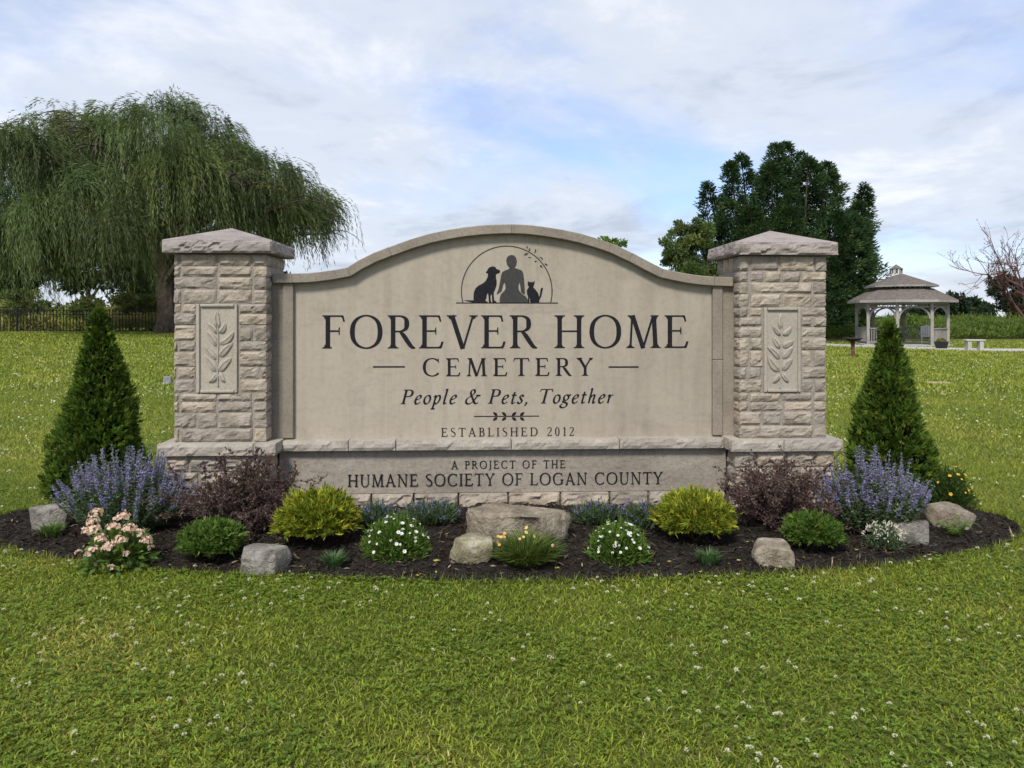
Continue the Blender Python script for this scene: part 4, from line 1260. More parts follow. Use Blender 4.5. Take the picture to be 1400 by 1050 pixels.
# ---- catmint
def catmint(label, box, seed, nst=150, k=0.8, dpt=None):
    rng = np.random.default_rng(seed)
    loc, r, h = bed_spot(*box, k)
    t = thing('catmint', label, 'flowers', loc, 0, 'violet catmint clumps')
    fol = Cloud(); flo = Cloud(); mb = MB()
    for s_ in range(nst):
        a = rng.uniform(0, 2 * PI); q = math.sqrt(rng.random())
        ex = q * r * 0.98
        top = h * (1.0 - 0.50 * q ** 2.2) * rng.uniform(0.78, 1.06)
        b0 = np.array([math.cos(a) * ex * 0.35, math.sin(a) * ex * 0.35 * 0.7, 0.0])
        e = np.array([math.cos(a) * ex, math.sin(a) * ex * 0.72, top])
        c = np.array([math.cos(a) * ex * 0.85, math.sin(a) * ex * 0.72 * 0.85, top * 0.52])
        tt = np.linspace(0, 1, 8)[:, None]
        pts = (1 - tt) ** 2 * b0 + 2 * tt * (1 - tt) * c + tt ** 2 * e
        mb.tube(pts, 0.0022, 3, False)
        def on(ts):
            ts = ts[:, None]
            return (1 - ts) ** 2 * b0 + 2 * ts * (1 - ts) * c + ts ** 2 * e
        m_ = 46
        ts = rng.uniform(0.08, 0.78, m_)
        dv = rng.normal(size=(m_, 3)); dv[:, 2] = np.abs(dv[:, 2]) * 0.5
        cols = shade(rng, m_, (0.125, 0.165, 0.095), 0.3, 0.05, (0.085, 0.135, 0.05), 0.45)
        fol.leaves(on(ts) + rng.normal(0, 0.010, (m_, 3)), dv, np.tile([0, 0, 1.0], (m_, 1)) + rng.normal(0, 0.4, (m_, 3)), rng.uniform(0.020, 0.036, m_), rng.uniform(0.011, 0.019, m_), cols)
        # whorls of flowers up the last part of the stem
        nw = 8
        f0 = rng.uniform(0.62, 0.78)
        for wq in range(nw):
            tq = f0 + (1.0 - f0) * wq / (nw - 1)
            pc = on(np.array([tq]))[0]
            m2 = int(7 * (1 - 0.55 * wq / nw)) + 2
            az = rng.uniform(0, 2 * PI, m2)
            dv = np.stack([np.cos(az), np.sin(az), rng.uniform(0.0, 0.9, m2)], -1)
            cols = shade(rng, m2, (0.215, 0.19, 0.40), 0.28, 0.08, (0.33, 0.30, 0.48), 0.4)
            flo.leaves(np.tile(pc, (m2, 1)) + rng.normal(0, 0.0035, (m2, 3)), dv, rand_unit(rng, m2), rng.uniform(0.010, 0.019, m2) * (1.15 - 0.45 * wq / nw), rng.uniform(0.006, 0.010, m2), cols)
    M_STEM = plain_mat('herb_stem', (0.10, 0.13, 0.06), 0.7)
    mb.build('stems', M_STEM, t)
    fol.build('foliage', M_LEAF, t)
    flo.build('flower_spikes', M_PETAL, t, kind='stuff')
catmint('wide violet catmint clump in front of the larger arborvitae', (72, 274, 612, 740), 81, 175, 0.55)
catmint('violet catmint clump in front of the smaller arborvitae', (1112, 1276, 614, 742), 82, 140, 0.6)

# ---- low lavender under the inscription
def lavender(label, pxl, pxr, pyt, d, seed):
    rng = np.random.default_rng(seed)
    x = ((pxl + pxr) / 2 - 700) / FPX * d; r = (pxr - pxl) / 2 / FPX * d
    z = float(mulch_z(x, d)) - 0.006
    h = CAM_H - (pyt - HOR) / FPX * d - z
    t = thing('lavender', label, 'flowers', (x, d, z), 0, 'low lavender clumps along the footing')
    n = 520
    az = rng.uniform(0, 2 * PI, n); q = np.sqrt(rng.random(n))
    e = np.stack([np.cos(az) * q * r, np.sin(az) * q * r * 0.6, h * (1 - 0.4 * q ** 2) * rng.uniform(0.55, 1.0, n)], -1)
    b0 = e * [0.45, 0.45, 0.0]
    cl = Cloud()
    cl.leaves(b0, e - b0, rand_unit(rng, n), np.linalg.norm(e - b0, axis=1), 0.007, shade(rng, n, (0.10, 0.145, 0.075), 0.3))
    m_ = 1400
    k = rng.integers(0, n, m_); ts = rng.uniform(0.2, 0.95, m_)[:, None]
    cl.leaves(b0[k] + (e[k] - b0[k]) * ts, unit(e[k] - b0[k]) + rng.normal(0, 0.6, (m_, 3)), rand_unit(rng, m_), rng.uniform(0.025, 0.05, m_), 0.0055, shade(rng, m_, (0.105, 0.15, 0.08), 0.3, 0.06, (0.07, 0.13, 0.03), 0.3))
    cl.build('foliage', M_LEAF, t)
    fl = Cloud()
    k = rng.choice(n, 46, False)
    for i in k:
        m2 = 12
        ts = rng.uniform(0.84, 1.06, m2)[:, None]
        fl.leaves(b0[i] + (e[i] - b0[i]) * ts, rand_unit(rng, m2) + [0, 0, 0.6], rand_unit(rng, m2), 0.013, 0.007, shade(rng, m2, (0.22, 0.20, 0.42), 0.3))
    fl.build('flower_spikes', M_PETAL, t, kind='stuff')
lavender('low lavender between the left golden shrub and white flowers', 484, 548, 682, 5.25, 85)
lavender('low lavender left of the large flat boulder', 545, 632, 680, 5.35, 86)
lavender('low lavender right of the large flat boulder', 778, 850, 682, 5.35, 87)
lavender('low lavender between the right white flowers and golden shrub', 842, 906, 682, 5.25, 88)

# ---- barberry
def barberry(label, pxl, pxr, pyt, d, seed):
    rng = np.random.default_rng(seed)
    x = ((pxl + pxr) / 2 - 700) / FPX * d; r = (pxr - pxl) / 2 / FPX * d
    z = float(mulch_z(x, d)) - 0.006
    h = CAM_H - (pyt - HOR) / FPX * d - z
    t = thing('barberry', label, 'shrub', (x, d, z), 0, 'dark purple barberry shrubs')
    mb = MB(); cl = Cloud()
    def twig(p, dr, L, rad, depth):
        pts = [p]; q = p.copy(); dd = dr.copy()
        for k in range(4):
            dd = unit(dd + rng.normal(0, 0.20, 3) + np.array([0, 0, -0.05 * k]))
            q = q + dd * L / 4; q[2] = max(q[2], 0.03); pts.append(q.copy())
        mb.tube(pts, [rad, rad * 0.85, rad * 0.7, rad * 0.55, rad * 0.35], 4, False)
        m_ = int(L / 0.0052)
        ts = rng.uniform(0.12 if depth else 0.35, 1.0, m_)
        pp = np.array(pts); ii = np.minimum((ts * 4).astype(int), 3); fr = (ts * 4 - ii)[:, None]
        lp_ = pp[ii] * (1 - fr) + pp[ii + 1] * fr
        cols = shade(rng, m_, (0.110, 0.062, 0.062), 0.4, 0.10, (0.150, 0.118, 0.088), 0.38)
        cl.leaves(lp_, rng.normal(0, 0.7, (m_, 3)) + dd * 0.5 + [0, 0, 0.35], rand_unit(rng, m_), rng.uniform(0.014, 0.027, m_), rng.uniform(0.008, 0.013, m_), cols)
        if depth < 2:
            for k in range(4 if depth == 0 else 3):
                i = rng.integers(1, 5)
                nd = unit(dd + rng.normal(0, 0.62, 3) + [0, 0, 0.12])
                twig(np.array(pts[i]), nd, L * rng.uniform(0.38, 0.6), rad * 0.6, depth + 1)
    for k in range(44):
        a = rng.uniform(0, 2 * PI); q = math.sqrt(rng.random())
        dr = unit(np.array([math.cos(a) * q * r * 1.05, math.sin(a) * q * r * 0.75, h * (1 - 0.35 * q)]))
        L = math.hypot(q * r, h * (1 - 0.35 * q)) * rng.uniform(0.72, 0.98)
        twig(np.array([math.cos(a) * 0.04, math.sin(a) * 0.04, 0.0]), dr, L, 0.004, 0)
    M_TW = plain_mat('barberry_twig', (0.055, 0.035, 0.032), 0.8)
    mb.build('twigs', M_TW, t)
    cl.build('foliage', M_LEAF, t)
barberry('dark purple twiggy barberry in front of the left pillar', 262, 402, 632, 5.22, 91)
barberry('dark purple twiggy barberry in front of the right pillar', 996, 1130, 634, 5.30, 92)

# ---- leafy mounds with flowers
def mound(t, r, h, rng, n, L, W, col, alt=None, palt=0.0, up=0.6):
    d = rand_unit(rng, n); d[:, 2] = np.abs(d[:, 2]) * 1.1 - 0.12; d = unit(d)
    rad = rng.random(n) ** 0.4
    lump = 1 + 0.08 * np.sin(6 * d[:, 0] + 5 * d[:, 1]) + rng.normal(0, 0.05, n)
    pos = d * (rad * lump)[:, None] * [r * 0.93, r * 0.93, h * 0.86]
    pos[:, 2] = np.maximum(pos[:, 2], 0.008)
    dr = unit(d + [0, 0, up]) + rng.normal(0, 0.45, (n, 3))
    cl = Cloud()
    cl.leaves(pos, dr, rand_unit(rng, n), L * rng.uniform(0.6, 1.3, n), W * rng.uniform(0.7, 1.3, n), shade(rng, n, col, 0.32, 0.08, alt, palt))
    cl.build('foliage', M_LEAF, t)
def blossom(fl, rng, p, up, size, petals, col, centre=None):
    az = np.arange(petals) * 2 * PI / petals + rng.uniform(0, 1)
    up = unit(np.asarray(up, float)); a = unit(np.cross(up, [0.3, 0.9, 0.1])); b_ = np.cross(up, a)
    dv = np.cos(az)[:, None] * a + np.sin(az)[:, None] * b_ + up * 0.35
    fl.leaves(np.tile(p, (petals, 1)), dv, np.tile(up, (petals, 1)), size, size * 0.85, shade(rng, petals, col, 0.08, 0.02), 0.08, 0.6)
    if centre is not None:
        fl.leaves(np.tile(p + up * 0.004, (3, 1)), rand_unit(rng, 3), np.tile(up, (3, 1)), size * 0.4, size * 0.4, shade(rng, 3, centre, 0.1))
def white_flowers(label, box, seed):
    rng = np.random.default_rng(seed)
    loc, r, h = bed_spot(*box)
    t = thing('white_flower_plant', label, 'flowers', loc, 0, 'white flowering mounds')
    mound(t, r, h, rng, 3400, 0.042, 0.009, (0.085, 0.155, 0.024), (0.13, 0.20, 0.035), 0.3)
    fl = Cloud()
    for k in range(58):
        d = rand_unit(rng, 1)[0]; d[2] = abs(d[2]) + 0.25; d = unit(d)
        p = d * [r * 1.0, r * 1.0, h * 0.96]
        if rng.random() < 0.35: p = p * 0.93
        blossom(fl, rng, p, d + [0, -0.3, 0.6], rng.uniform(0.007, 0.016), 6, (0.78, 0.78, 0.74), (0.55, 0.5, 0.25))
    fl.build('flowers', M_PETAL, t, kind='stuff')
white_flowers('green mound with white flowers left of the boulders', (495, 588, 702, 768), 101)
white_flowers('green mound with white flowers right of the boulders', (803, 890, 711, 772), 102)

# pink hydrangea-like bush
rng = np.random.default_rng(103)
loc, r, h = bed_spot(110, 214, 700, 781)
t = thing('pink_flower_bush', 'leafy bush with clusters of pale pink flowers in front of the left catmint', 'flowers', loc)
d = rand_unit(rng, 620); d[:, 2] = np.abs(d[:, 2]) * 1.0 - 0.05
pos = d * (rng.random(620) ** 0.4)[:, None] * [r * 0.86, r * 0.86, h * 0.72]; pos[:, 2] = np.maximum(pos[:, 2], 0.01)
cl = Cloud()
cl.leaves(pos, d + rng.normal(0, 0.5, (620, 3)) - [0, 0, 0.15], np.tile([0, 0, 1.0], (620, 1)) + rng.normal(0, 0.5, (620, 3)), rng.uniform(0.045, 0.08, 620), rng.uniform(0.022, 0.036, 620), shade(rng, 620, (0.085, 0.145, 0.03), 0.3, 0.06, (0.13, 0.20, 0.04), 0.3), 0.06, 0.45)
cl.build('foliage', M_LEAF, t)
PK = [(-0.72,0.05,0.80),(-0.86,0.0,0.62),(-0.55,-0.1,0.98),(-0.42,-0.5,0.74),(-0.20,-0.55,0.58),(0.10,-0.5,0.80),(0.28,-0.3,0.96),(0.50,-0.45,0.76),(0.38,-0.7,0.60),(0.12,-0.8,0.50),(0.66,-0.3,0.66),(0.84,-0.25,0.50),(-0.30,-0.8,0.40),(0.02,-0.2,0.90),(-0.92,-0.3,0.30),(-0.45,-0.8,0.36),(0.55,-0.75,0.36),(0.25,-0.95,0.16),(0.92,-0.1,0.36)]
for i, (fx, fy, fz) in enumerate(PK):
    fl = Cloud()
    c = np.array([fx * r * 0.97, fy * r * 0.9, fz * h * 0.99])
    big = 0.037 if i < 13 else 0.016
    nb_ = 34 if i < 13 else 9
    for k in range(nb_):
        q = rand_unit(rng, 1)[0]; q[2] = abs(q[2]) * 0.7; q = unit(q)
        blossom(fl, rng, c + q * big * rng.uniform(0.6, 1.15), q, rng.uniform(0.009, 0.014), 4, (0.72, 0.50, 0.42) if rng.random() < 0.7 else (0.80, 0.63, 0.50))
    fl.build('flower_cluster', M_PETAL, t)
mb = MB()
for fx, fy, fz in PK[:13]:
    mb.tube([(0, 0, -0.02), (fx * r * 0.5, fy * r * 0.5, fz * h * 0.45), (fx * r * 0.95, fy * r * 0.88, fz * h * 0.93)], [0.004, 0.003, 0.002], 4)
mb.build('stems', plain_mat('green_stem', (0.09, 0.13, 0.04), 0.7), t)

# grassy plant with orange flowers in the middle
t, loc, r, h = tuft('orange_flower_plant', 'fine-leaved grassy plant with small orange flowers before the flat boulder', (672, 768, 722, 781), 105, (0.105, 0.150, 0.030), 1300, 0.09, 0.006, 1.6, None, 'flowers')
rng = np.random.default_rng(106)
fl = Cloud(); mb = MB()
for k in range(13):
    a = rng.uniform(0, 2 * PI); q = rng.random() ** 0.5
    p = np.array([math.cos(a) * q * r * 0.95, math.sin(a) * q * r * 0.7 - 0.03, h * (1.12 - 0.5 * q) * rng.uniform(0.75, 1.12)])
    mb.tube([(p[0] * 0.4, p[1] * 0.4, 0.0), (p[0] * 0.8, p[1] * 0.8, p[2] * 0.6), tuple(p)], 0.0016, 3)
    blossom(fl, rng, p, [rng.normal(0, .4), -0.6, 0.7], rng.uniform(0.008, 0.015), 5, [(0.72, 0.42, 0.12), (0.70, 0.36, 0.25), (0.75, 0.58, 0.20)][k % 3])
fl.build('flowers', M_PETAL, t, kind='stuff'); mb.build('stems', bpy.data.materials['green_stem'], t)

# white spiky flowers on the right
rng = np.random.default_rng(107)
loc, r, h = bed_spot(1184, 1233, 712, 752)
t = thing('white_spiky_plant', 'small grey-green plant topped with creamy white narrow petals', 'flowers', loc)
mound(t, r, h * 0.85, rng, 900, 0.035, 0.012, (0.085, 0.125, 0.06), (0.11, 0.15, 0.085), 0.3)
fl = Cloud(); n = 150
d = rand_unit(rng, n); d[:, 2] = np.abs(d[:, 2]) * 0.5 + 0.6; d = unit(d)
fl.leaves(d * [r * 1.3, r * 1.3, h * 0.92], rand_unit(rng, n) + [0, 0, 0.3], rand_unit(rng, n), rng.uniform(0.016, 0.034, n), 0.007, shade(rng, n, (0.72, 0.66, 0.56), 0.12))
fl.build('flowers', M_PETAL, t, kind='stuff')

# yellow flowers behind, right of the small arborvitae
rng = np.random.default_rng(108)
d_ = 6.05
x = (1300 - 700) / FPX * d_; r = 0.16; z = float(mulch_z(x, d_)) - 0.006; h = 0.33
t = thing('yellow_flower_plant', 'dark green plant with small yellow flowers beside the smaller arborvitae', 'flowers', (x, d_, z))
mound(t, r, h, rng, 2200, 0.05, 0.008, (0.055, 0.10, 0.022), (0.08, 0.14, 0.03), 0.3)
fl = Cloud()
for k in range(34):
    dd = rand_unit(rng, 1)[0]; dd[2] = abs(dd[2]) + 0.35; dd = unit(dd)
    blossom(fl, rng, dd * [r * 1.02, r * 1.02, h * 0.97], dd, rng.uniform(0.010, 0.017), 5, (0.70, 0.47, 0.05))
fl.build('flowers', M_PETAL, t, kind='stuff')

# fallen yellow leaves and dry stalks on the mulch
rng = np.random.default_rng(110)
for i, (px, py, sz) in enumerate(((595, 770, 0.035), (572, 786, 0.03), (597, 783, 0.025), (878, 735, 0.035), (1020, 745, 0.03), (1008, 768, 0.03), (914, 770, 0.025), (1172, 754, 0.03), (1100, 764, 0.025), (386, 786, 0.025), (415, 775, 0.03), (230, 772, 0.025), (760, 778, 0.03), (1270, 758, 0.025), (960, 782, 0.03))):
    d = depth_at(py, 0.03); x = (px - 700) / FPX * d
    cl = Cloud()
    n = 3
    cl.leaves(np.zeros((n, 3)), np.stack([np.cos(np.arange(n) * 1.1 + i), np.sin(np.arange(n) * 1.1 + i), np.full(n, 0.25)], -1), np.tile([0, 0, 1.0], (n, 1)), sz * np.array([1, .8, .6]), sz * 0.45, shade(rng, n, (0.50, 0.45, 0.09), 0.2), 0.12)
    o = cl.build('fallen_leaf', M_LEAF); o.location = (x, d, float(mulch_z(x, d)) + 0.010)
    tag(o, 'small yellow fallen leaf lying on the dark mulch', 'leaf', 'yellow fallen leaves on the mulch')

# ---- clover blossoms in the lawn
rng = np.random.default_rng(120)
def clover_mesh():
    cl = Cloud(); n = 26
    d = rand_unit(rng, n); d[:, 2] = np.abs(d[:, 2]) * 1.1 - 0.35; d = unit(d)
    cl.leaves(d * 0.0035 + [0, 0, 0.058], d + [0, 0, 0.35], rand_unit(rng, n), 0.0075, 0.0042, shade(rng, n, (0.70, 0.66, 0.52), 0.15))
    n = 3
    cl.leaves(np.array([[0.001, 0, 0], [-0.001, 0, 0], [0, 0.001, 0]]), np.tile([0, 0, 1.0], (n, 1)), np.array([[1, 0, 0], [0, 1, 0], [0.7, 0.7, 0]]), 0.058, 0.003, shade(rng, n, (0.10, 0.17, 0.04), 0.1), 0.0)
    return np_mesh('clover_flower', np.concatenate(cl.V), np.concatenate(cl.F), np.concatenate(cl.K))
cms = [clover_mesh() for _ in range(4)]
x, y = sample_area(rng, 2.45, 5.6, 115, 0.68, 0.1)
pv = snoise(np.stack([x, y], -1), 1.3, 33.0, 3)
k = (pv > rng.uniform(-0.35, 1.35, len(pv))) & (y < 5.6 + 0 * x)
x, y = x[k], y[k]
keep = rng.permutation(len(x))[:295]
for i in keep:
    o = obj('clover_flower', cms[i % 4], M_PETAL)
    o.location = (x[i], y[i], -0.004); s = rng.uniform(0.75, 1.25)
    o.scale = (s, s, s * rng.uniform(0.75, 1.0)); o.rotation_euler = (rng.normal(0, 0.15), rng.normal(0, 0.15), rng.uniform(0, 6))
    tag(o, 'tiny white clover flower in the lawn before or beside the bed', 'clover flower', 'white clover flowers in the near lawn')
cl = Cloud()
for (y0, y1, dn, sz) in ((5.7, 9, 26, 0.017), (9, 16, 15, 0.022), (16, 30, 4.0, 0.034)):
    x, y = sample_area(rng, y0, y1, dn, 0.70, 0.5)
    pv = snoise(np.stack([x, y], -1), 0.8, 61.0, 3)
    k = pv > rng.uniform(-0.9, 0.7, len(pv)); x, y = x[k], y[k]; n = len(x)
    for q in range(3):
        a = rng.uniform(0, 6.28, n)
        cl.leaves(np.stack([x, y, terrain(x, y) + rng.uniform(0.035, 0.055, n)], -1), np.stack([np.cos(a), np.sin(a), np.full(n, 0.5)], -1), rand_unit(rng, n), sz, sz * 0.8, shade(rng, n, (0.70, 0.69, 0.52), 0.2), 0.1, 0.5)
tag(cl.build('clover_flowers', M_PETAL), 'white clover flowers sprinkled over the lawn behind the bed', 'clover', kind='stuff')
# ------------------------------------------------------------------ background: trees, fence, gazebo
def gz(x, y): return float(terrain(x, y))
def at_px(px, d):
    x = (px - 700) / FPX * d
    return x, d, gz(x, d)
def zpx(py, d): return CAM_H - (py - HOR) / FPX * d

# ---- willow
def willow():
    rng = np.random.default_rng(201)
    d = 43.0
    x0, y0, z0 = at_px(226, d)
    t = thing('willow_tree', 'large weeping willow with hanging green strands behind the left pillar', 'tree', (x0, y0, z0))
    S = d / FPX
    bark = MB()
    H = zpx(150, d) - z0
    trunk = [(0, 0, -0.1), (0.1, 0, 1.2), (-0.1, 0.1, 2.6), (0.1, 0.0, 4.0)]
    bark.tube(trunk, [0.62, 0.5, 0.46, 0.42], 10)
    # envelope of the crown in the picture plane, pixels relative to the trunk: left, right and top
    ENV = [(-226, 175), (-215, 168), (-190, 162), (-150, 150), (-120, 132), (-90, 148), (-75, 130), (-45, 150), (-10, 160), (25, 140), (50, 128), (75, 138), (95, 160), (115, 190), (150, 200), (175, 205), (200, 225), (225, 240), (245, 262)]
    ex = np.array([a for a, _ in ENV]) * S; ez = np.array([zpx(b_, d) - z0 for _, b_ in ENV]) - 0.75; ex = np.where(ex > 0, ex * 0.94, ex)
    nodes = []
    tips = []
    for k in range(30):
        # limbs reach to points under the envelope
        tx = ex[0] + 1.0 + (ex[-1] - ex[0] - 2.0) * (k + rng.uniform(0, 1)) / 30
        fy = rng.uniform(-1, 1)
        ty = fy * 7.5 * math.sqrt(max(0.05, 1 - (tx / 10.6) ** 2))
        tz = np.interp(tx, ex, ez) * (1 - 0.16 * fy * fy) - rng.uniform(0.3, 1.6)
        p0 = np.array([0.05, 0, rng.uniform(2.6, 4.0)])
        e = np.array([tx, ty, tz])
        c = np.array([tx * 0.35, ty * 0.35, tz * 0.95])
        tt = np.linspace(0, 1, 9)[:, None]
        pts = (1 - tt) ** 2 * p0 + 2 * tt * (1 - tt) * c + tt ** 2 * e
        pts[1:-1] += rng.normal(0, 0.18, pts[1:-1].shape)
        bark.tube(pts, np.linspace(0.24, 0.04, 9), 6, False)
        for i in range(3, 9):
            for _ in range(3):
                nodes.append(pts[i] + rng.normal(0, 0.5, 3))
                tips.append((pts[i], unit(pts[i] - pts[i - 1])))
    # side branches arching outward
    starts = []
    for p, dr in tips:
        L = rng.uniform(1.0, 2.8)
        hd = np.array([rng.normal(), rng.normal(), 0]); hd = unit(hd + 0.8 * np.array([dr[0], dr[1], 0]))
        tt = np.linspace(0, 1, 6)[:, None]
        pts = p + hd * L * tt + np.array([0, 0, 1.0]) * (1.1 * tt - 1.5 * tt ** 2) * L * rng.uniform(0.3, 0.8)
        top_ok = np.interp(pts[:, 0], ex, ez)
        pts[:, 2] = np.minimum(pts[:, 2], top_ok)
        bark.tube(pts, np.linspace(0.045, 0.012, 6), 3, False)
        for i in range(1, 6):
            starts.append(pts[i])
    bark.build('trunk', M_BARK, t)
    starts = np.array(starts)
    cl = Cloud()
    # the crown is made of rounded lobes; bunches of strands hang together from each
    lobes = []
    for q in range(17):                                # upper tier under the outline
        lx = ex[0] + 0.9 + (ex[-1] - ex[0] - 2.6) * (q + rng.uniform(0.1, 0.9)) / 17
        r_ = rng.uniform(1.0, 1.9)
        lobes.append((lx, rng.uniform(-3.5, 3.5), np.interp(lx, ex, ez) - r_ * rng.uniform(0.55, 0.9), r_))
    for q in range(30):                                # flanks, lower and further out
        an = rng.uniform(0, 2 * PI) if q % 3 else rng.uniform(PI, 2 * PI)
        lx = 8.3 * math.cos(an) * rng.uniform(0.75, 1.0); ly = 7.2 * math.sin(an) * rng.uniform(0.75, 1.0)
        tz_ = np.interp(lx, ex, ez)
        lobes.append((lx, ly, rng.uniform(5.2, max(5.6, tz_ - 2.6)) if lx < 5 else min(tz_ - 1.4, rng.uniform(6.3, 8.0)), rng.uniform(1.0, 1.8)))
    lobes = np.array(lobes)
    nb_, per, nl = 820, 13, 18
    li = rng.integers(0, len(lobes), nb_)
    hd = rand_unit(rng, nb_); hd[:, 2] = np.abs(hd[:, 2]) * 0.9 - 0.15
    anc = lobes[li, :3] + unit(hd) * lobes[li, 3][:, None] * rng.uniform(0.6, 1.0, (nb_, 1))
    anc[:, 2] = np.minimum(anc[:, 2], np.interp(anc[:, 0], ex, ez))
    ltint = shade(rng, len(lobes), (0.108, 0.145, 0.052), 0.26, 0.03, (0.160, 0.192, 0.062), 0.28)
    tint = ltint[li] * rng.uniform(0.7, 1.3, (nb_, 1))
    low = np.interp(anc[:, 0], [-9.5, -4, 0, 4, 6.5, 10], [0.9, 1.1, 1.5, 2.6, 3.6, 6.0]) + rng.uniform(-0.2, 1.6, nb_)
    Lb = np.clip(np.minimum(anc[:, 2] - low, rng.uniform(1.4, 5.0, nb_)), 0.6, 9)
    out = unit(hd * [1, 1, 0] + rng.normal(0, 0.35, (nb_, 3)) * [1, 1, 0])
    n = nb_ * per
    A = np.repeat(anc, per, 0) + rng.normal(0, 0.30, (n, 3)) * [1, 1, 0.6]
    L = np.repeat(Lb, per) * rng.uniform(0.45, 1.08, n)
    O = np.repeat(out, per, 0) + rng.normal(0, 0.35, (n, 3)) * [1, 1, 0]
    tc_ = np.repeat(tint, per, 0) * rng.uniform(0.82, 1.18, (n, 1))
    sway = np.repeat(rng.normal(0, 0.07, (nb_, 2)), per, 0) + rng.normal(0, 0.05, (n, 2)) + [0.10, 0]
    spray_ = np.repeat(rng.uniform(0.3, 1.1, nb_), per)
    for q in range(nl):
        tq = (q + rng.random(n)) / nl
        o_ = spray_ * (1 - np.exp(-tq * L * 1.4))
        p = A + O * o_[:, None]
        p[:, 0] += sway[:, 0] * L * tq; p[:, 1] += sway[:, 1] * L * tq
        p[:, 2] += 0.30 * np.sin(np.minimum(tq * L * 1.6, PI)) - L * tq
        az = rng.uniform(0, 2 * PI, n)
        hook = np.exp(-tq * L * 1.2)[:, None]
        dv = np.stack([np.cos(az) * 0.26 + sway[:, 0], np.sin(az) * 0.26, -np.ones(n)], -1) * (1 - hook) + (O + [0, 0, 0.2]) * hook + rng.normal(0, 0.15, (n, 3))
        cl.leaves(p, dv, rand_unit(rng, n), rng.uniform(0.22, 0.42, n), rng.uniform(0.030, 0.050, n), tc_ * rng.uniform(0.8, 1.2, (n, 1)), 0.05, 0.4)
    # wind-blown wisps along the top, all streaming the same way
    m_ = 420
    ax = rng.uniform(ex[0] + 3.6, ex[-1] - 1, m_)
    top_ = np.stack([ax, rng.normal(0, 2.4, m_), np.interp(ax, ex, ez) - rng.uniform(0.6, 1.6, m_)], -1)
    bb = shade(rng, m_, (0.135, 0.16, 0.05), 0.25)
    Lw = rng.uniform(0.6, 1.7, m_); el = rng.uniform(0.1, 0.9, m_)
    for q in range(22):
        tq = rng.random(m_)
        p = top_ + np.stack([-Lw * tq, rng.normal(0, 0.1, m_), Lw * (el * tq - 0.75 * tq ** 2)], -1) + rng.normal(0, 0.06, (m_, 3))
        dv = np.stack([-np.ones(m_), rng.normal(0, 0.3, m_), el - 1.5 * tq + rng.normal(0, 0.25, m_)], -1)
        cl.leaves(p, dv, rand_unit(rng, m_), rng.uniform(0.18, 0.3, m_), 0.042, bb * rng.uniform(0.8, 1.2, (m_, 1)), 0.05, 0.4)
    cl.build('crown', M_LEAF, t)
willow()

# ---- generic leafy tree
def leafy(name, label, px, d, crown, col, alt, seed, nleaf=9000, L=0.35, W=0.2, trunk_r=0.25, group=None, cat='tree', up=0.1, clumps=60, flat=1.0):
    """crown: list of (px, py, rx_px, ry_px) ellipses in the photograph at distance d, given real depth"""
    rng = np.random.default_rng(seed)
    x0, y0, z0 = at_px(px, d)
    t = thing(name, label, cat, (x0, y0, z0), 0, group)
    S = d / FPX
    mb = MB()
    zc_ = np.mean([zpx(c[1], d) for c in crown]) - z0
    mb.tube([(0, 0, -0.1), (0.05, 0, zc_ * 0.4), (0, 0.05, zc_)], [trunk_r, trunk_r * 0.75, trunk_r * 0.4], 8)
    cl = Cloud()
    tot = sum(c[2] * c[3] for c in crown)
    for (cx_, cy_2, rx, ry) in crown:
        c = np.array([(cx_ - px) * S, rng.uniform(-0.4, 0.4) * rx * S, zpx(cy_2, d) - z0])
        mb.tube([(0, 0, zc_ * 0.45), tuple(c * [0.5, 0.5, 0.8]), tuple(c)], [trunk_r * 0.5, trunk_r * 0.3, trunk_r * 0.12], 5, False)
        rr = np.array([rx * S, rx * S * flat, ry * S])
        nc = max(5, int(clumps * rx * ry / tot))
        per = max(10, int(nleaf * rx * ry / tot / nc))
        dd = rand_unit(rng, nc); cc = c + dd * rr * (rng.random((nc, 1)) ** 0.4) * 0.84
        cr = rr.mean() * rng.uniform(0.22, 0.42, nc)
        tint = shade(rng, nc, col, 0.28, 0.08, alt, 0.3)
        q = rand_unit(rng, nc * per)
        pos = np.repeat(cc, per, 0) + q * (rng.random((nc * per, 1)) ** 0.5) * np.repeat(cr, per)[:, None] * [1, 1, 0.75]
        pos[:, 2] = np.maximum(pos[:, 2], 0.1)
        cl.leaves(pos, q + rng.normal(0, 0.5, q.shape) + [0, 0, up], rand_unit(rng, len(q)), L * rng.uniform(0.6, 1.3, len(q)), W * rng.uniform(0.6, 1.3, len(q)), np.repeat(tint, per, 0) * rng.uniform(0.75, 1.25, (len(q), 1)))
    mb.build('trunk', M_BARK, t)
    cl.build('crown', M_LEAF, t)
    return t

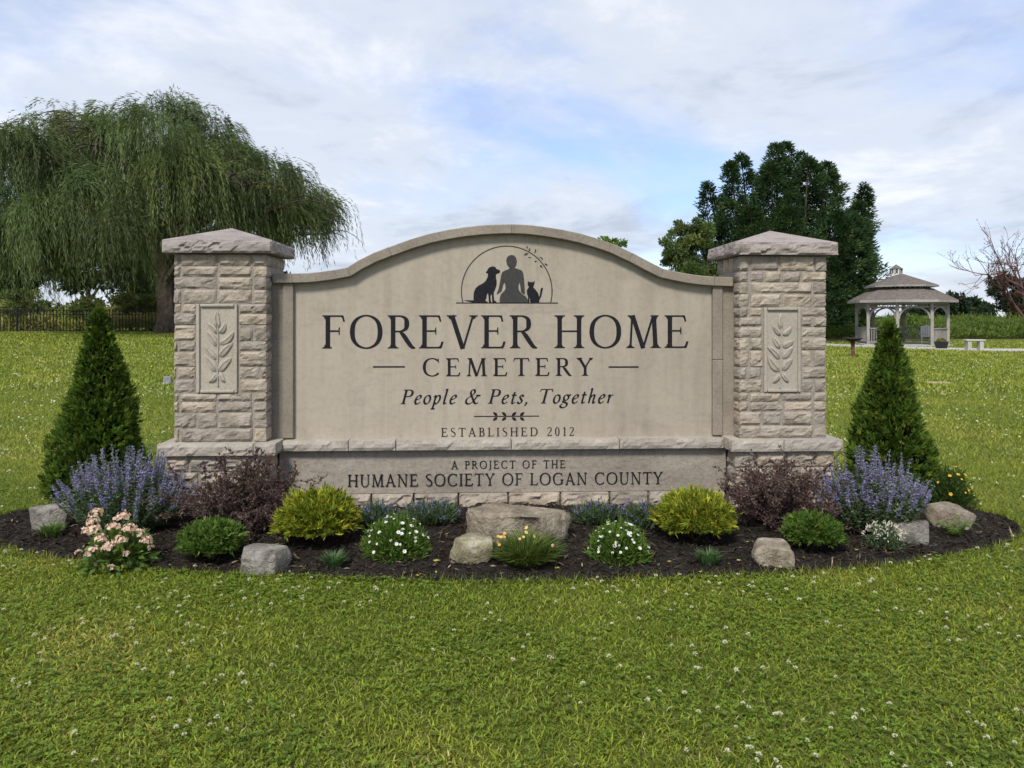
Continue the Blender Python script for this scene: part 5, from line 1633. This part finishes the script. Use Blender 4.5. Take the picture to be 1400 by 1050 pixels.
# ---- dark many-spired conifer behind the right pillar
def spired():
    rng = np.random.default_rng(211)
    d = 52.0
    x0, y0, z0 = at_px(1072, d)
    t = thing('spired_conifer', 'big dark green conifer with several pointed tops behind the right pillar', 'conifer', (x0, y0, z0))
    S = d / FPX
    mb = MB(); cl = Cloud()
    SP = [(1076, 196, 0.3, 66), (1056, 202, -0.8, 56), (1018, 208, 0.8, 44), (994, 226, -0.6, 38), (1100, 208, 0.5, 60), (1124, 228, -0.8, 54), (1142, 238, 1.0, 38), (967, 251, 0.0, 34), (1184, 252, 0.2, 30), (1164, 282, -1.2, 36), (985, 280, -1.8, 50), (1040, 232, -2.0, 60), (1088, 226, -2.2, 66), (1075, 215, 2.0, 66), (953, 312, 0.6, 36), (1190, 300, 1.0, 24), (1146, 300, -2.2, 46), (1010, 290, -2.4, 56), (1120, 300, -3.0, 60), (1050, 290, -3.2, 66)]
    mb.tube([(0, 0, -0.1), (0.1, 0, 2), (0, 0, 5)], [0.6, 0.5, 0.4], 8)
    for px, py, yo, rp in SP:
        bx = (px - 1072) * S; top = zpx(py, d) - z0
        foot = np.array([bx * 0.25, yo * 0.3, 1.0])
        tip = np.array([bx, yo, top])
        mb.tube([tuple(foot), (bx * 0.75, yo * 0.8, top * 0.45), tuple(tip)], [0.24, 0.13, 0.02], 5, False)
        R0 = rp * S
        nc = 230
        u = rng.random(nc) ** 0.85
        hgt = top * (0.12 + 0.88 * u)
        pr = np.where(u > 0.42, ((1 - u) / 0.58) ** 0.72, 1.0) * R0
        az = rng.uniform(0, 2 * PI, nc); rr = pr * np.sqrt(rng.uniform(0.25, 1, nc)) * rng.uniform(0.75, 1.1, nc)
        axis = np.stack([np.interp(u, [0, 0.45, 1], [bx * 0.6, bx * 0.9, bx]), np.full(nc, yo), hgt], -1)
        cc = axis + np.stack([np.cos(az) * rr, np.sin(az) * rr, np.zeros(nc)], -1)
        cc[:, 2] = np.minimum(cc[:, 2], top - 0.05)
        per = 30
        tint = shade(rng, nc, (0.032, 0.066, 0.024), 0.38, 0.08, (0.062, 0.102, 0.030), 0.28)
        q = rand_unit(rng, nc * per)
        outw = np.repeat(np.stack([np.cos(az), np.sin(az), np.full(nc, 0.25)], -1), per, 0)
        size = np.repeat(0.55 - 0.22 * u, per)[:, None]
        pos = np.repeat(cc, per, 0) + q * (rng.random((nc * per, 1)) ** 0.6) * size * [1, 1, 0.6]
        cl.leaves(pos, outw + q * 0.8 + [0, 0, 0.15], rand_unit(rng, len(q)), rng.uniform(0.16, 0.32, len(q)), rng.uniform(0.055, 0.10, len(q)), np.repeat(tint, per, 0) * rng.uniform(0.75, 1.25, (len(q), 1)))
    mb.build('trunk', M_BARK, t)
    cl.build('crown', M_NEEDLE, t)
spired()
leafy('maple_tree', 'lighter green tree left of the dark conifer above the sign', 935, 49.0, [(935, 335, 27, 30), (915, 345, 16, 22), (955, 320, 22, 26), (930, 312, 14, 14), (945, 375, 35, 30)], (0.085, 0.125, 0.035), (0.145, 0.18, 0.055), 221, 16000, 0.19, 0.09, 0.2, up=0.5, clumps=110)
leafy('small_tree', 'small green treetop just showing above the sign arch', 838, 30.0, [(826, 329, 10, 5), (842, 336, 14, 7), (838, 360, 26, 22), (838, 395, 34, 25)], (0.10, 0.17, 0.035), (0.15, 0.21, 0.05), 222, 2600, 0.20, 0.12, 0.08, up=0.3)

# ---- trees in the far distance
FT = [(1288, 424, 14, 18), (1305, 416, 16, 16), (1322, 420, 15, 15), (1340, 424, 14, 13), (1270, 428, 14, 12), (1250, 430, 14, 12)]
LB = ['left of the far dark trees beyond the field, beside the gazebo roof', 'tallest of the far dark trees beyond the field', 'broad dark tree in the middle of the far row', 'dark tree at the right end of the far row', 'dark tree seen through the right gazebo arches', 'low dark tree seen behind the middle of the gazebo']
for i, (cx_, cy_2, rx, ry) in enumerate(FT):
    leafy('distant_tree', LB[i], cx_, 120.0 + 4 * i, [(cx_, cy_2, rx, ry), (cx_ - rx * 0.5, cy_2 + ry * 0.6, rx * 0.8, ry * 0.6), (cx_ + rx * 0.5, cy_2 + ry * 0.6, rx * 0.8, ry * 0.6)], (0.028, 0.050, 0.026), (0.05, 0.075, 0.03), 230 + i, 2600, 0.8, 0.5, 0.3, 'far trees beyond the field')
leafy('pine_tree', 'dark spreading pine behind the bare reddish tree', 1378, 88.0, [(1372, 385, 24, 9), (1360, 398, 16, 8), (1395, 392, 26, 10), (1380, 408, 30, 10), (1410, 405, 26, 14), (1375, 423, 34, 10)], (0.035, 0.048, 0.028), (0.085, 0.058, 0.035), 240, 7000, 0.5, 0.16, 0.3, flat=0.8)

# ---- bare reddish tree
def bare_tree():
    rng = np.random.default_rng(251)
    d = 66.0
    x0, y0, z0 = at_px(1404, d)
    t = thing('bare_tree', 'leafless reddish-brown tree at the right edge', 'tree', (x0, y0, z0))
    mb = MB(); cl = Cloud()
    tw = []
    def grow(p, dr, L, rad, depth):
        pts = [p]; q = p.copy(); dd = dr.copy()
        for k in range(4):
            dd = unit(dd + rng.normal(0, 0.13, 3) + [0, 0, 0.05]); q = q + dd * L / 4; pts.append(q.copy())
        mb.tube(pts, np.linspace(rad, rad * 0.55, 5), 5 if depth < 2 else 3, False)
        if depth >= 2: tw.append(np.array(pts))
        if depth < 5:
            for k in range((3, 3, 3, 2, 2)[depth]):
                i = rng.integers(2, 5)
                nd = unit(dd + rng.normal(0, 0.42, 3) + [0, 0, 0.12])
                grow(np.array(pts[i]), nd, L * rng.uniform(0.6, 0.8), max(rad * 0.6, 0.014), depth + 1)
    H = zpx(292, d) - z0
    for k, (dx, dy) in enumerate(((-0.42, 0.1), (-0.14, -0.25), (0.2, 0.15), (0.5, -0.1))):
        grow(np.array([0.0, 0, 0.8]), unit(np.array([dx, dy, 1.0])), H * 0.36, 0.16, 0)
    mb.tube([(0, 0, -0.1), (0, 0, 1.1)], [0.3, 0.24], 8)
    mb.build('branches', stone_mat('red_bark', (0.075, 0.04, 0.034), (0.12, 0.065, 0.055), (0.17, 0.10, 0.085), 4, 0.5, 0.02, 30), t)
    for pts in tw:
        n = 2
        i = rng.integers(1, 5, n)
        cl.leaves(pts[i] + rng.normal(0, 0.05, (n, 3)), rand_unit(rng, n), rand_unit(rng, n), 0.11, 0.06, shade(rng, n, (0.16, 0.085, 0.07), 0.3))
    cl.build('buds', M_LEAF, t, kind='stuff')
bare_tree()

# ---- rough growth: field behind the gazebo, scrub behind the fence
def growth(name, label, areas, col, alt, seed, n, L, W, hgt, cat='plants'):
    rng = np.random.default_rng(seed)
    cl = Cloud()
    for (pa, pb, d0, d1, share) in areas:
        m_ = int(n * share)
        d = rng.uniform(d0, d1, m_); px = rng.uniform(pa, pb, m_)
        x = (px - 700) / FPX * d
        zb = terrain(x, d)
        hv = hgt * (0.74 + 0.10 * np.sin(x * 0.9 + 1.3 * np.sin(x * 0.37)) + 0.08 * np.sin(x * 2.3 + 1) + 0.30 * snoise(np.stack([x, d], -1), 0.22, seed, 3)) * np.clip((d - d0) / 5.0 + 0.35 + 0.25 * snoise(np.stack([x, d], -1), 0.5, seed + 4, 2), 0.15, 1)
        z = zb + hv * rng.random(m_) ** 0.55
        up = rng.normal(0, 0.55, (m_, 3)) + [0, 0, 0.75]
        pv = snoise(np.stack([x, d, z * 2], -1), 0.6, seed + 2, 3)
        cols = shade(rng, m_, col, 0.3, 0.08)
        k = pv > rng.uniform(-0.2, 1.0, m_); cols[k] = shade(rng, int(k.sum()), alt, 0.3, 0.08)
        cl.leaves(np.stack([x, d, z], -1), up, rand_unit(rng, m_), L * rng.uniform(0.6, 1.4, m_), W * rng.uniform(0.6, 1.4, m_), cols)
    return tag(cl.build(name, M_LEAF), label, cat, kind='stuff')
growth('wild_field', 'tall wild green growth covering the field behind the gazebo', [(1085, 1700, 55, 62, 0.5), (1085, 1700, 62, 95, 0.35), (880, 1090, 60, 95, 0.15)], (0.125, 0.175, 0.034), (0.085, 0.13, 0.028), 261, 72000, 0.34, 0.08, 1.75)
growth('scrub', 'green and straw-coloured scrub behind the black fence', [(-80, 460, 48.5, 54, 0.6), (-80, 460, 54, 66, 0.4)], (0.26, 0.285, 0.07), (0.42, 0.34, 0.15), 262, 40000, 0.34, 0.085, 2.1)
SB = [(30, 412, 26, 20), (118, 420, 24, 16), (178, 416, 26, 18), (205, 420, 26, 20), (60, 424, 22, 14)]
SL = ['bushy shrub behind the fence at the far left', 'dark shrub behind the fence left of the arborvitae top', 'shrub behind the fence right of the arborvitae top', 'dark shrub behind the fence next to the left pillar', 'low shrub behind the fence posts']
for i, (a, b_, rx, ry) in enumerate(SB):
    leafy('shrub', SL[i], a, 50.0 + i * 0.7, [(a, b_, rx, ry), (a - rx * .4, b_ + 12, rx * .9, ry * .8), (a + rx * .4, b_ + 14, rx, ry * .8)], (0.095, 0.125, 0.034), (0.16, 0.175, 0.05), 270 + i, 5200, 0.22, 0.09, 0.1, 'shrubs behind the fence', 'shrub')
DT = [(10, 350, 30, 60, 'dark tree behind the left side of the willow'), (330, 340, 70, 70, 'dark tree added behind the right side of the willow to darken its inside'), (120, 330, 80, 75, 'broad dark tree added behind the middle of the willow to darken its inside'), (225, 345, 60, 75, 'dark tree added right behind the willow trunk to darken the crown')]  # last three are added to stand for the shade inside the willow crown
for i, (a, b_, rx, ry, lb) in enumerate(DT):
    leafy('background_tree', lb, a, 68.0 + 3 * i, [(a, b_, rx, ry), (a - rx * .5, b_ + ry * .6, rx * .7, ry * .5), (a + rx * .5, b_ + ry * .6, rx * .7, ry * .5), (a, 425, rx, 22)], (0.024, 0.040, 0.020), (0.04, 0.06, 0.026), 280 + i, 6500, 0.5, 0.3, 0.35, 'dark trees behind the willow')

# ---- black fence
M_IRON = plain_mat('black_iron', (0.012, 0.012, 0.013), 0.45, 0.0, 0.2)
fa = Vector(at_px(-45, 46.5)); fb = Vector(at_px(420, 47.5))
fence = thing('iron_fence', 'black metal picket fence behind the lawn on the left', 'fence', tuple(fa), math.atan2(fb.y - fa.y, fb.x - fa.x))
FL = (Vector((fb.x, fb.y, 0)) - Vector((fa.x, fa.y, 0))).length
FH = 1.5
dzf = fb.z - fa.z
def fz(u): return dzf * u / FL
pm = MB().box(-0.019, 0.019, -0.019, 0.019, 0.06, FH - 0.05).add([(-0.019,-0.019,FH-0.05),(0.019,-0.019,FH-0.05),(0.019,0.019,FH-0.05),(-0.019,0.019,FH-0.05),(0,0,FH)], [(0,1,4),(1,2,4),(2,3,4),(3,0,4)]).mesh('picket')
n = int(FL / 0.195)
post_every = 26
pom = MB().box(-0.05, 0.05, -0.05, 0.05, -0.1, FH + 0.06).add([(-0.06,-0.06,FH+0.06),(0.06,-0.06,FH+0.06),(0.06,0.06,FH+0.06),(-0.06,0.06,FH+0.06),(0,0,FH+0.12)], [(0,1,4),(1,2,4),(2,3,4),(3,0,4),(3,2,1,0)]).mesh('post')
for k in range(n + 1):
    u = k * FL / n
    if (k + 11) % post_every == 0:
        obj('post', pom, M_IRON, fence).location = (u, 0, fz(u))
    else:
        obj('picket', pm, M_IRON, fence).location = (u, 0, fz(u))
for zz in (0.16, FH - 0.36, FH - 0.14):
    MB().bar((0, 0, zz), (FL, 0, zz + dzf), 0.036, 0.04).build('rail', M_IRON, fence)

# ---- path and slab at the gazebo
M_CONC = plain_mat('concrete', (0.42, 0.40, 0.36), 0.9, 0, 0.12, 3.0, 0.2)
GD = 43.6; GX, GY, GZ = at_px(1231, GD)
def ribbon(name, pts, w, mat, lift=0.03):
    mb = MB(); vs = []
    for i, p in enumerate(pts):
        a = Vector(pts[max(i-1, 0)]); c = Vector(pts[min(i+1, len(pts)-1)])
        dr = (c - a).normalized(); nr = Vector((-dr.y, dr.x))
        for s_ in (1, -1):
            q = Vector(p) + nr * w / 2 * s_
            vs.append((q.x, q.y, gz(q.x, q.y) + lift))
    k = len(pts)
    lo = [(x, y, z - 0.12) for x, y, z in vs]
    fs = [(2*i+1, 2*i+3, 2*i+2, 2*i) for i in range(k - 1)]
    m_ = len(vs)
    fs += [(2*i, 2*i+2, m_+2*i+2, m_+2*i) for i in range(k-1)] + [(m_+2*i+1, m_+2*i+3, 2*i+3, 2*i+1) for i in range(k-1)]
    return mb.add(vs + lo, fs).build(name, mat)
tag(ribbon('path', PATH, PATH_W, M_CONC, 0.05), 'pale concrete path in front of the gazebo', kind='structure')

# ---- gazebo
M_GWOOD = stone_mat('grey_painted_wood', (0.22, 0.205, 0.18), (0.30, 0.28, 0.25), (0.36, 0.34, 0.305), 2, 0.2, 0.01, 20, 0.03)
M_SHIN = stone_mat('shingles', (0.09, 0.075, 0.064), (0.145, 0.122, 0.104), (0.195, 0.166, 0.142), 6, 0.6, 0.03, 14, 0.03, strata=(1, 1, 6))
gaz = thing('gazebo', 'grey wooden gazebo with two-tier shingle roof and cupola', 'gazebo', (GX, GY, GZ), R(-102))
def octa(a, b_, cut=0.42):
    """stretched octagon, long half a, short half b"""
    cx_, cy_2 = a - b_ * 0.62, b_ * cut
    return [(-a, -cy_2), (-cx_, -b_), (cx_, -b_), (a, -cy_2), (a, cy_2), (cx_, b_), (-cx_, b_), (-a, cy_2)]
PA, PBb = 2.62, 2.02
posts = octa(PA, PBb)
def prism(pts, z0, z1):
    n_ = len(pts)
    return MB().add([(x, y, z0) for x, y in pts] + [(x, y, z1) for x, y in pts], [tuple(reversed(range(n_))), tuple(n_ + i for i in range(n_))] + [(i, (i+1) % n_, n_ + (i+1) % n_, n_ + i) for i in range(n_)])
prism(octa(2.85, 2.25), -0.25, 0.10).build('floor_slab', M_CONC, gaz)
EH = 2.45
ring_pts2 = octa(PA, PBb)
for i, (x, y) in enumerate(posts):
    MB().box(x - 0.075, x + 0.075, y - 0.075, y + 0.075, 0.10, EH).build('post', M_GWOOD, gaz)
for i in range(8):
    a = Vector((*posts[i], 0)); c = Vector((*posts[(i + 1) % 8], 0)); L = (c - a).length; u = (c - a) / L
    rp = lambda s_, z: a + u * s_ + Vector((0, 0, z))
    mb = MB()
    mb.bar(rp(0.08, EH - 0.07), rp(L - 0.08, EH - 0.07), 0.07, 0.14)
    mb.bar(rp(0.08, EH - 0.30), rp(L - 0.08, EH - 0.30), 0.04, 0.05)
    k = max(2, int((L - 0.2) / 0.14))
    for q in range(1, k):
        mb.bar(rp(0.1 + (L - 0.2) * q / k, EH - 0.28), rp(0.1 + (L - 0.2) * q / k, EH - 0.14), 0.03, 0.03, Vector((u.x, u.y, 0)))
    # arch under the frieze
    rad = min(0.75, (L - 0.15) / 2)
    for side in (0, 1):
        prev = None
        for q in range(9):
            an = PI / 2 * q / 8
            s_ = 0.075 + rad * (1 - math.cos(an)); z = EH - 0.30 - rad * 0.85 * (1 - math.sin(an))
            p = rp(s_ if side == 0 else L - s_, z)
            if prev is not None: mb.bar(prev, p, 0.05, 0.09)
            prev = p
    mb.build('arch', M_GWOOD, gaz)
    if i not in (3,):                 # one side is the way in
        mb = MB()
        mb.bar(rp(0.08, 0.98), rp(L - 0.08, 0.98), 0.09, 0.06)
        mb.bar(rp(0.08, 0.22), rp(L - 0.08, 0.22), 0.05, 0.06)
        k = max(3, int((L - 0.16) / 0.13))
        for q in range(1, k):
            mb.bar(rp(0.08 + (L - 0.16) * q / k, 0.22), rp(0.08 + (L - 0.16) * q / k, 0.96), 0.075 if i % 2 else 0.045, 0.03, Vector((u.x, u.y, 0)))
        mb.build('railing', M_GWOOD, gaz)
def roof_ring(p0, z0, p1, z1, th=0.10):
    n_ = 8
    vs = [(x, y, z0) for x, y in p0] + [(x, y, z1) for x, y in p1] + [(x, y, z0 - th) for x, y in p0] + [(x, y, z1 - th) for x, y in p1]
    fs = []
    for i in range(n_):
        j = (i + 1) % n_
        fs += [(i, j, n_ + j, n_ + i), (2*n_ + j, 2*n_ + i, 3*n_ + i, 3*n_ + j), (i, 2*n_ + i, 2*n_ + j, j), (n_ + i, n_ + j, 3*n_ + j, 3*n_ + i)]
    return MB().add(vs, fs)
roof_ring(octa(3.08, 2.46), EH + 0.10, octa(1.95, 1.35), EH + 0.74).build('lower_roof', M_SHIN, gaz)
roof_ring(octa(3.12, 2.50), EH + 0.085, octa(3.0, 2.38), EH + 0.09, 0.14).build('fascia', M_GWOOD, gaz)
roof_ring(octa(1.80, 1.20), EH + 0.95, octa(1.78, 1.18), EH + 0.96, 0.28).build('clerestory', plain_mat('dark_gap', (0.06, 0.05, 0.045), 0.9), gaz)
nb_ = MB()
for i in range(8):
    a = Vector((*octa(1.83, 1.23)[i], EH + 0.66)); c = Vector((*octa(1.83, 1.23)[(i+1) % 8], EH + 0.66)); k = max(2, int((c - a).length / 0.25))
    for q in range(k):
        p = a + (c - a) * q / k; nb_.bar(p, p + Vector((0, 0, 0.26)), 0.05)
nb_.build('clerestory_slats', M_GWOOD, gaz)
roof_ring(octa(2.2, 1.6), EH + 0.93, [(x - 0.35, y) for x, y in octa(0.75, 0.06, 0.3)], EH + 1.58, 0.08).build('upper_roof', M_SHIN, gaz)
roof_ring(octa(2.24, 1.64), EH + 0.915, octa(2.14, 1.54), EH + 0.92, 0.10).build('fascia', M_GWOOD, gaz)
cup = [(0.30 * math.cos(R(22.5 + 45*k)), 0.30 * math.sin(R(22.5 + 45*k))) for k in range(8)]
cupo = prism([(x - 0.85, y) for x, y in cup], EH + 1.38, EH + 1.66).build('cupola', plain_mat('white_trim', (0.62, 0.61, 0.58), 0.7), gaz)
mb = MB()
for x, y in cup: mb.box(x - 0.89, x - 0.81, y - 0.04, y + 0.04, EH + 1.66, EH + 1.92)
mb.build('cupola_posts', M_GWOOD, gaz)
ct_ = [(1.3 * x - 0.85, 1.3 * y) for x, y in cup]
MB().add([(x, y, EH + 1.92) for x, y in ct_] + [(-0.85, 0, EH + 2.2)], [tuple(reversed(range(8)))] + [(i, (i+1) % 8, 8) for i in range(8)]).build('cupola_roof', M_SHIN, gaz)

# ---- chair inside the gazebo
M_WHITE = plain_mat('white_paint', (0.7, 0.69, 0.66), 0.6)
hx = ground_hit(1267, 474)
chx, chy = (1267 - 700) / FPX * 43.5, 43.5
chair = thing('garden_chair', 'white garden chair inside the gazebo', 'chair', (chx, chy, GZ + 0.10), R(150))
MB().box(-0.28, 0.28, -0.28, 0.28, 0.38, 0.43).build('seat', M_WHITE, chair)
mb = MB()
for k in range(5): mb.bar((-0.24 + 0.12 * k, 0.28, 0.42), (-0.24 + 0.12 * k, 0.42, 1.05 - 0.03 * abs(k - 2)), 0.10, 0.025, Vector((0, 1, 0)))
mb.build('backrest', M_WHITE, chair)
for sx in (-0.25, 0.25):
    for sy in (-0.25, 0.25): MB().bar((sx, sy, 0), (sx, sy, 0.38), 0.05).build('leg', M_WHITE, chair)
    MB().bar((sx, -0.3, 0.62), (sx, 0.3, 0.62), 0.10, 0.03).add([], []).bar((sx, -0.25, 0.4), (sx, -0.25, 0.6), 0.04).build('armrest', M_WHITE, chair)

# ---- flower tub, bench, bird bath, grave markers
hp = ground_hit(1287, 477.6)
tub_scale = 0.72
tub = thing('flower_tub', 'black tapered tub of yellow-green flowers in front of the gazebo', 'planter', (hp.x, hp.y, hp.z + 0.03))
mb = MB().add([(-0.24,-0.24,0),(0.24,-0.24,0),(0.24,0.24,0),(-0.24,0.24,0),(-0.33,-0.33,0.5),(0.33,-0.33,0.5),(0.33,0.33,0.5),(-0.33,0.33,0.5),(-0.29,-0.29,0.5),(0.29,-0.29,0.5),(0.29,0.29,0.5),(-0.29,0.29,0.5),(-0.28,-0.28,0.42),(0.28,-0.28,0.42),(0.28,0.28,0.42),(-0.28,0.28,0.42)],
  [(3,2,1,0),(0,1,5,4),(1,2,6,5),(2,3,7,6),(3,0,4,7),(4,5,9,8),(5,6,10,9),(6,7,11,10),(7,4,8,11),(8,9,13,12),(9,10,14,13),(10,11,15,14),(11,8,12,15),(12,13,14,15)])
mb.build('tub', plain_mat('black_plastic', (0.018, 0.019, 0.022), 0.5), tub)
tub.scale = (tub_scale,) * 3
rng = np.random.default_rng(301)
cl = Cloud(); n = 260
q = rand_unit(rng, n); q[:, 2] = np.abs(q[:, 2])
cl.leaves(q * [0.27, 0.27, 0.20] + [0, 0, 0.44], q + [0, 0, 0.4], rand_unit(rng, n), 0.12, 0.06, shade(rng, n, (0.14, 0.18, 0.03), 0.3, 0.05, (0.45, 0.34, 0.05), 0.3))
cl.build('flowers', M_LEAF, tub)
hb = ground_hit(1332, 480.2)
bench = thing('stone_bench', 'low grey concrete bench on the path right of the gazebo', 'bench', (hb.x, hb.y, hb.z + 0.03), R(-6))
o = obj('seat', bevel_mesh(MB().box(-0.42, 0.42, -0.18, 0.18, 0.44, 0.52).mesh('seat'), 0.012, 1), M_CONC, bench)
for sx in (-1, 1):
    MB().add([(sx*0.27-0.09,-0.16,0),(sx*0.27+0.09,-0.16,0),(sx*0.27+0.09,0.16,0),(sx*0.27-0.09,0.16,0),(sx*0.26-0.08,-0.15,0.438),(sx*0.26+0.08,-0.15,0.438),(sx*0.26+0.08,0.15,0.438),(sx*0.26-0.08,0.15,0.438)],
             [(3,2,1,0),(4,5,6,7),(0,1,5,4),(1,2,6,5),(2,3,7,6),(3,0,4,7)]).build('leg', M_CONC, bench)
hbb = ground_hit(1166, 488)
bb_ = thing('bird_bath', 'rusty brown bird bath on the lawn before the gazebo', 'bird bath', tuple(hbb))
sc_ = hbb.y / FPX
M_RUST = stone_mat('rust', (0.06, 0.032, 0.022), (0.12, 0.06, 0.04), (0.19, 0.10, 0.065), 6, 0.3, 0.01, 40)
hh = 23 * sc_
MB().lathe([(4.2*sc_, 0), (3.6*sc_, 0.03), (2.7*sc_, 0.2*hh), (2.2*sc_, 0.6*hh), (2.9*sc_, 0.93*hh)], 14).build('pedestal', M_RUST, bb_, True)
MB().lathe([(2.8*sc_, 0.93*hh), (8*sc_, 0.97*hh), (13*sc_, 1.10*hh), (13.2*sc_, 1.13*hh), (12.2*sc_, 1.12*hh), (7*sc_, 1.03*hh)], 20).build('bowl', plain_mat('dark_bowl', (0.045, 0.028, 0.022), 0.55), bb_, True)
hm = ground_hit(229, 525)
gm = thing('grave_marker', 'small pale grey grave marker beside the left pillar', 'grave marker', tuple(hm), R(8))
s_ = hm.y / FPX
o = obj('stone', bevel_mesh(MB().box(-5*s_, 5*s_, -0.04, 0.04, 0, 10.5*s_).mesh('stone'), 0.012, 2), stone_mat('grey_granite', (0.16, 0.165, 0.175), (0.25, 0.255, 0.265), (0.34, 0.345, 0.355), 9, 0.2, 0.004, 80), gm)
MB().box(-6*s_, 6*s_, -0.07, 0.07, 0, 1.6*s_).build('base', M_CONC, gm)
hm = ground_hit(1284, 525)
fm = obj('flat_marker', bevel_mesh(MB().box(-0.24, 0.24, -0.16, 0.16, -0.03, 0.045).mesh('flat_marker'), 0.015, 1), plain_mat('sandstone', (0.36, 0.29, 0.17), 0.9), None, tuple(hm))
tag(fm, 'flat tan grave marker lying in the lawn on the right', 'grave marker')
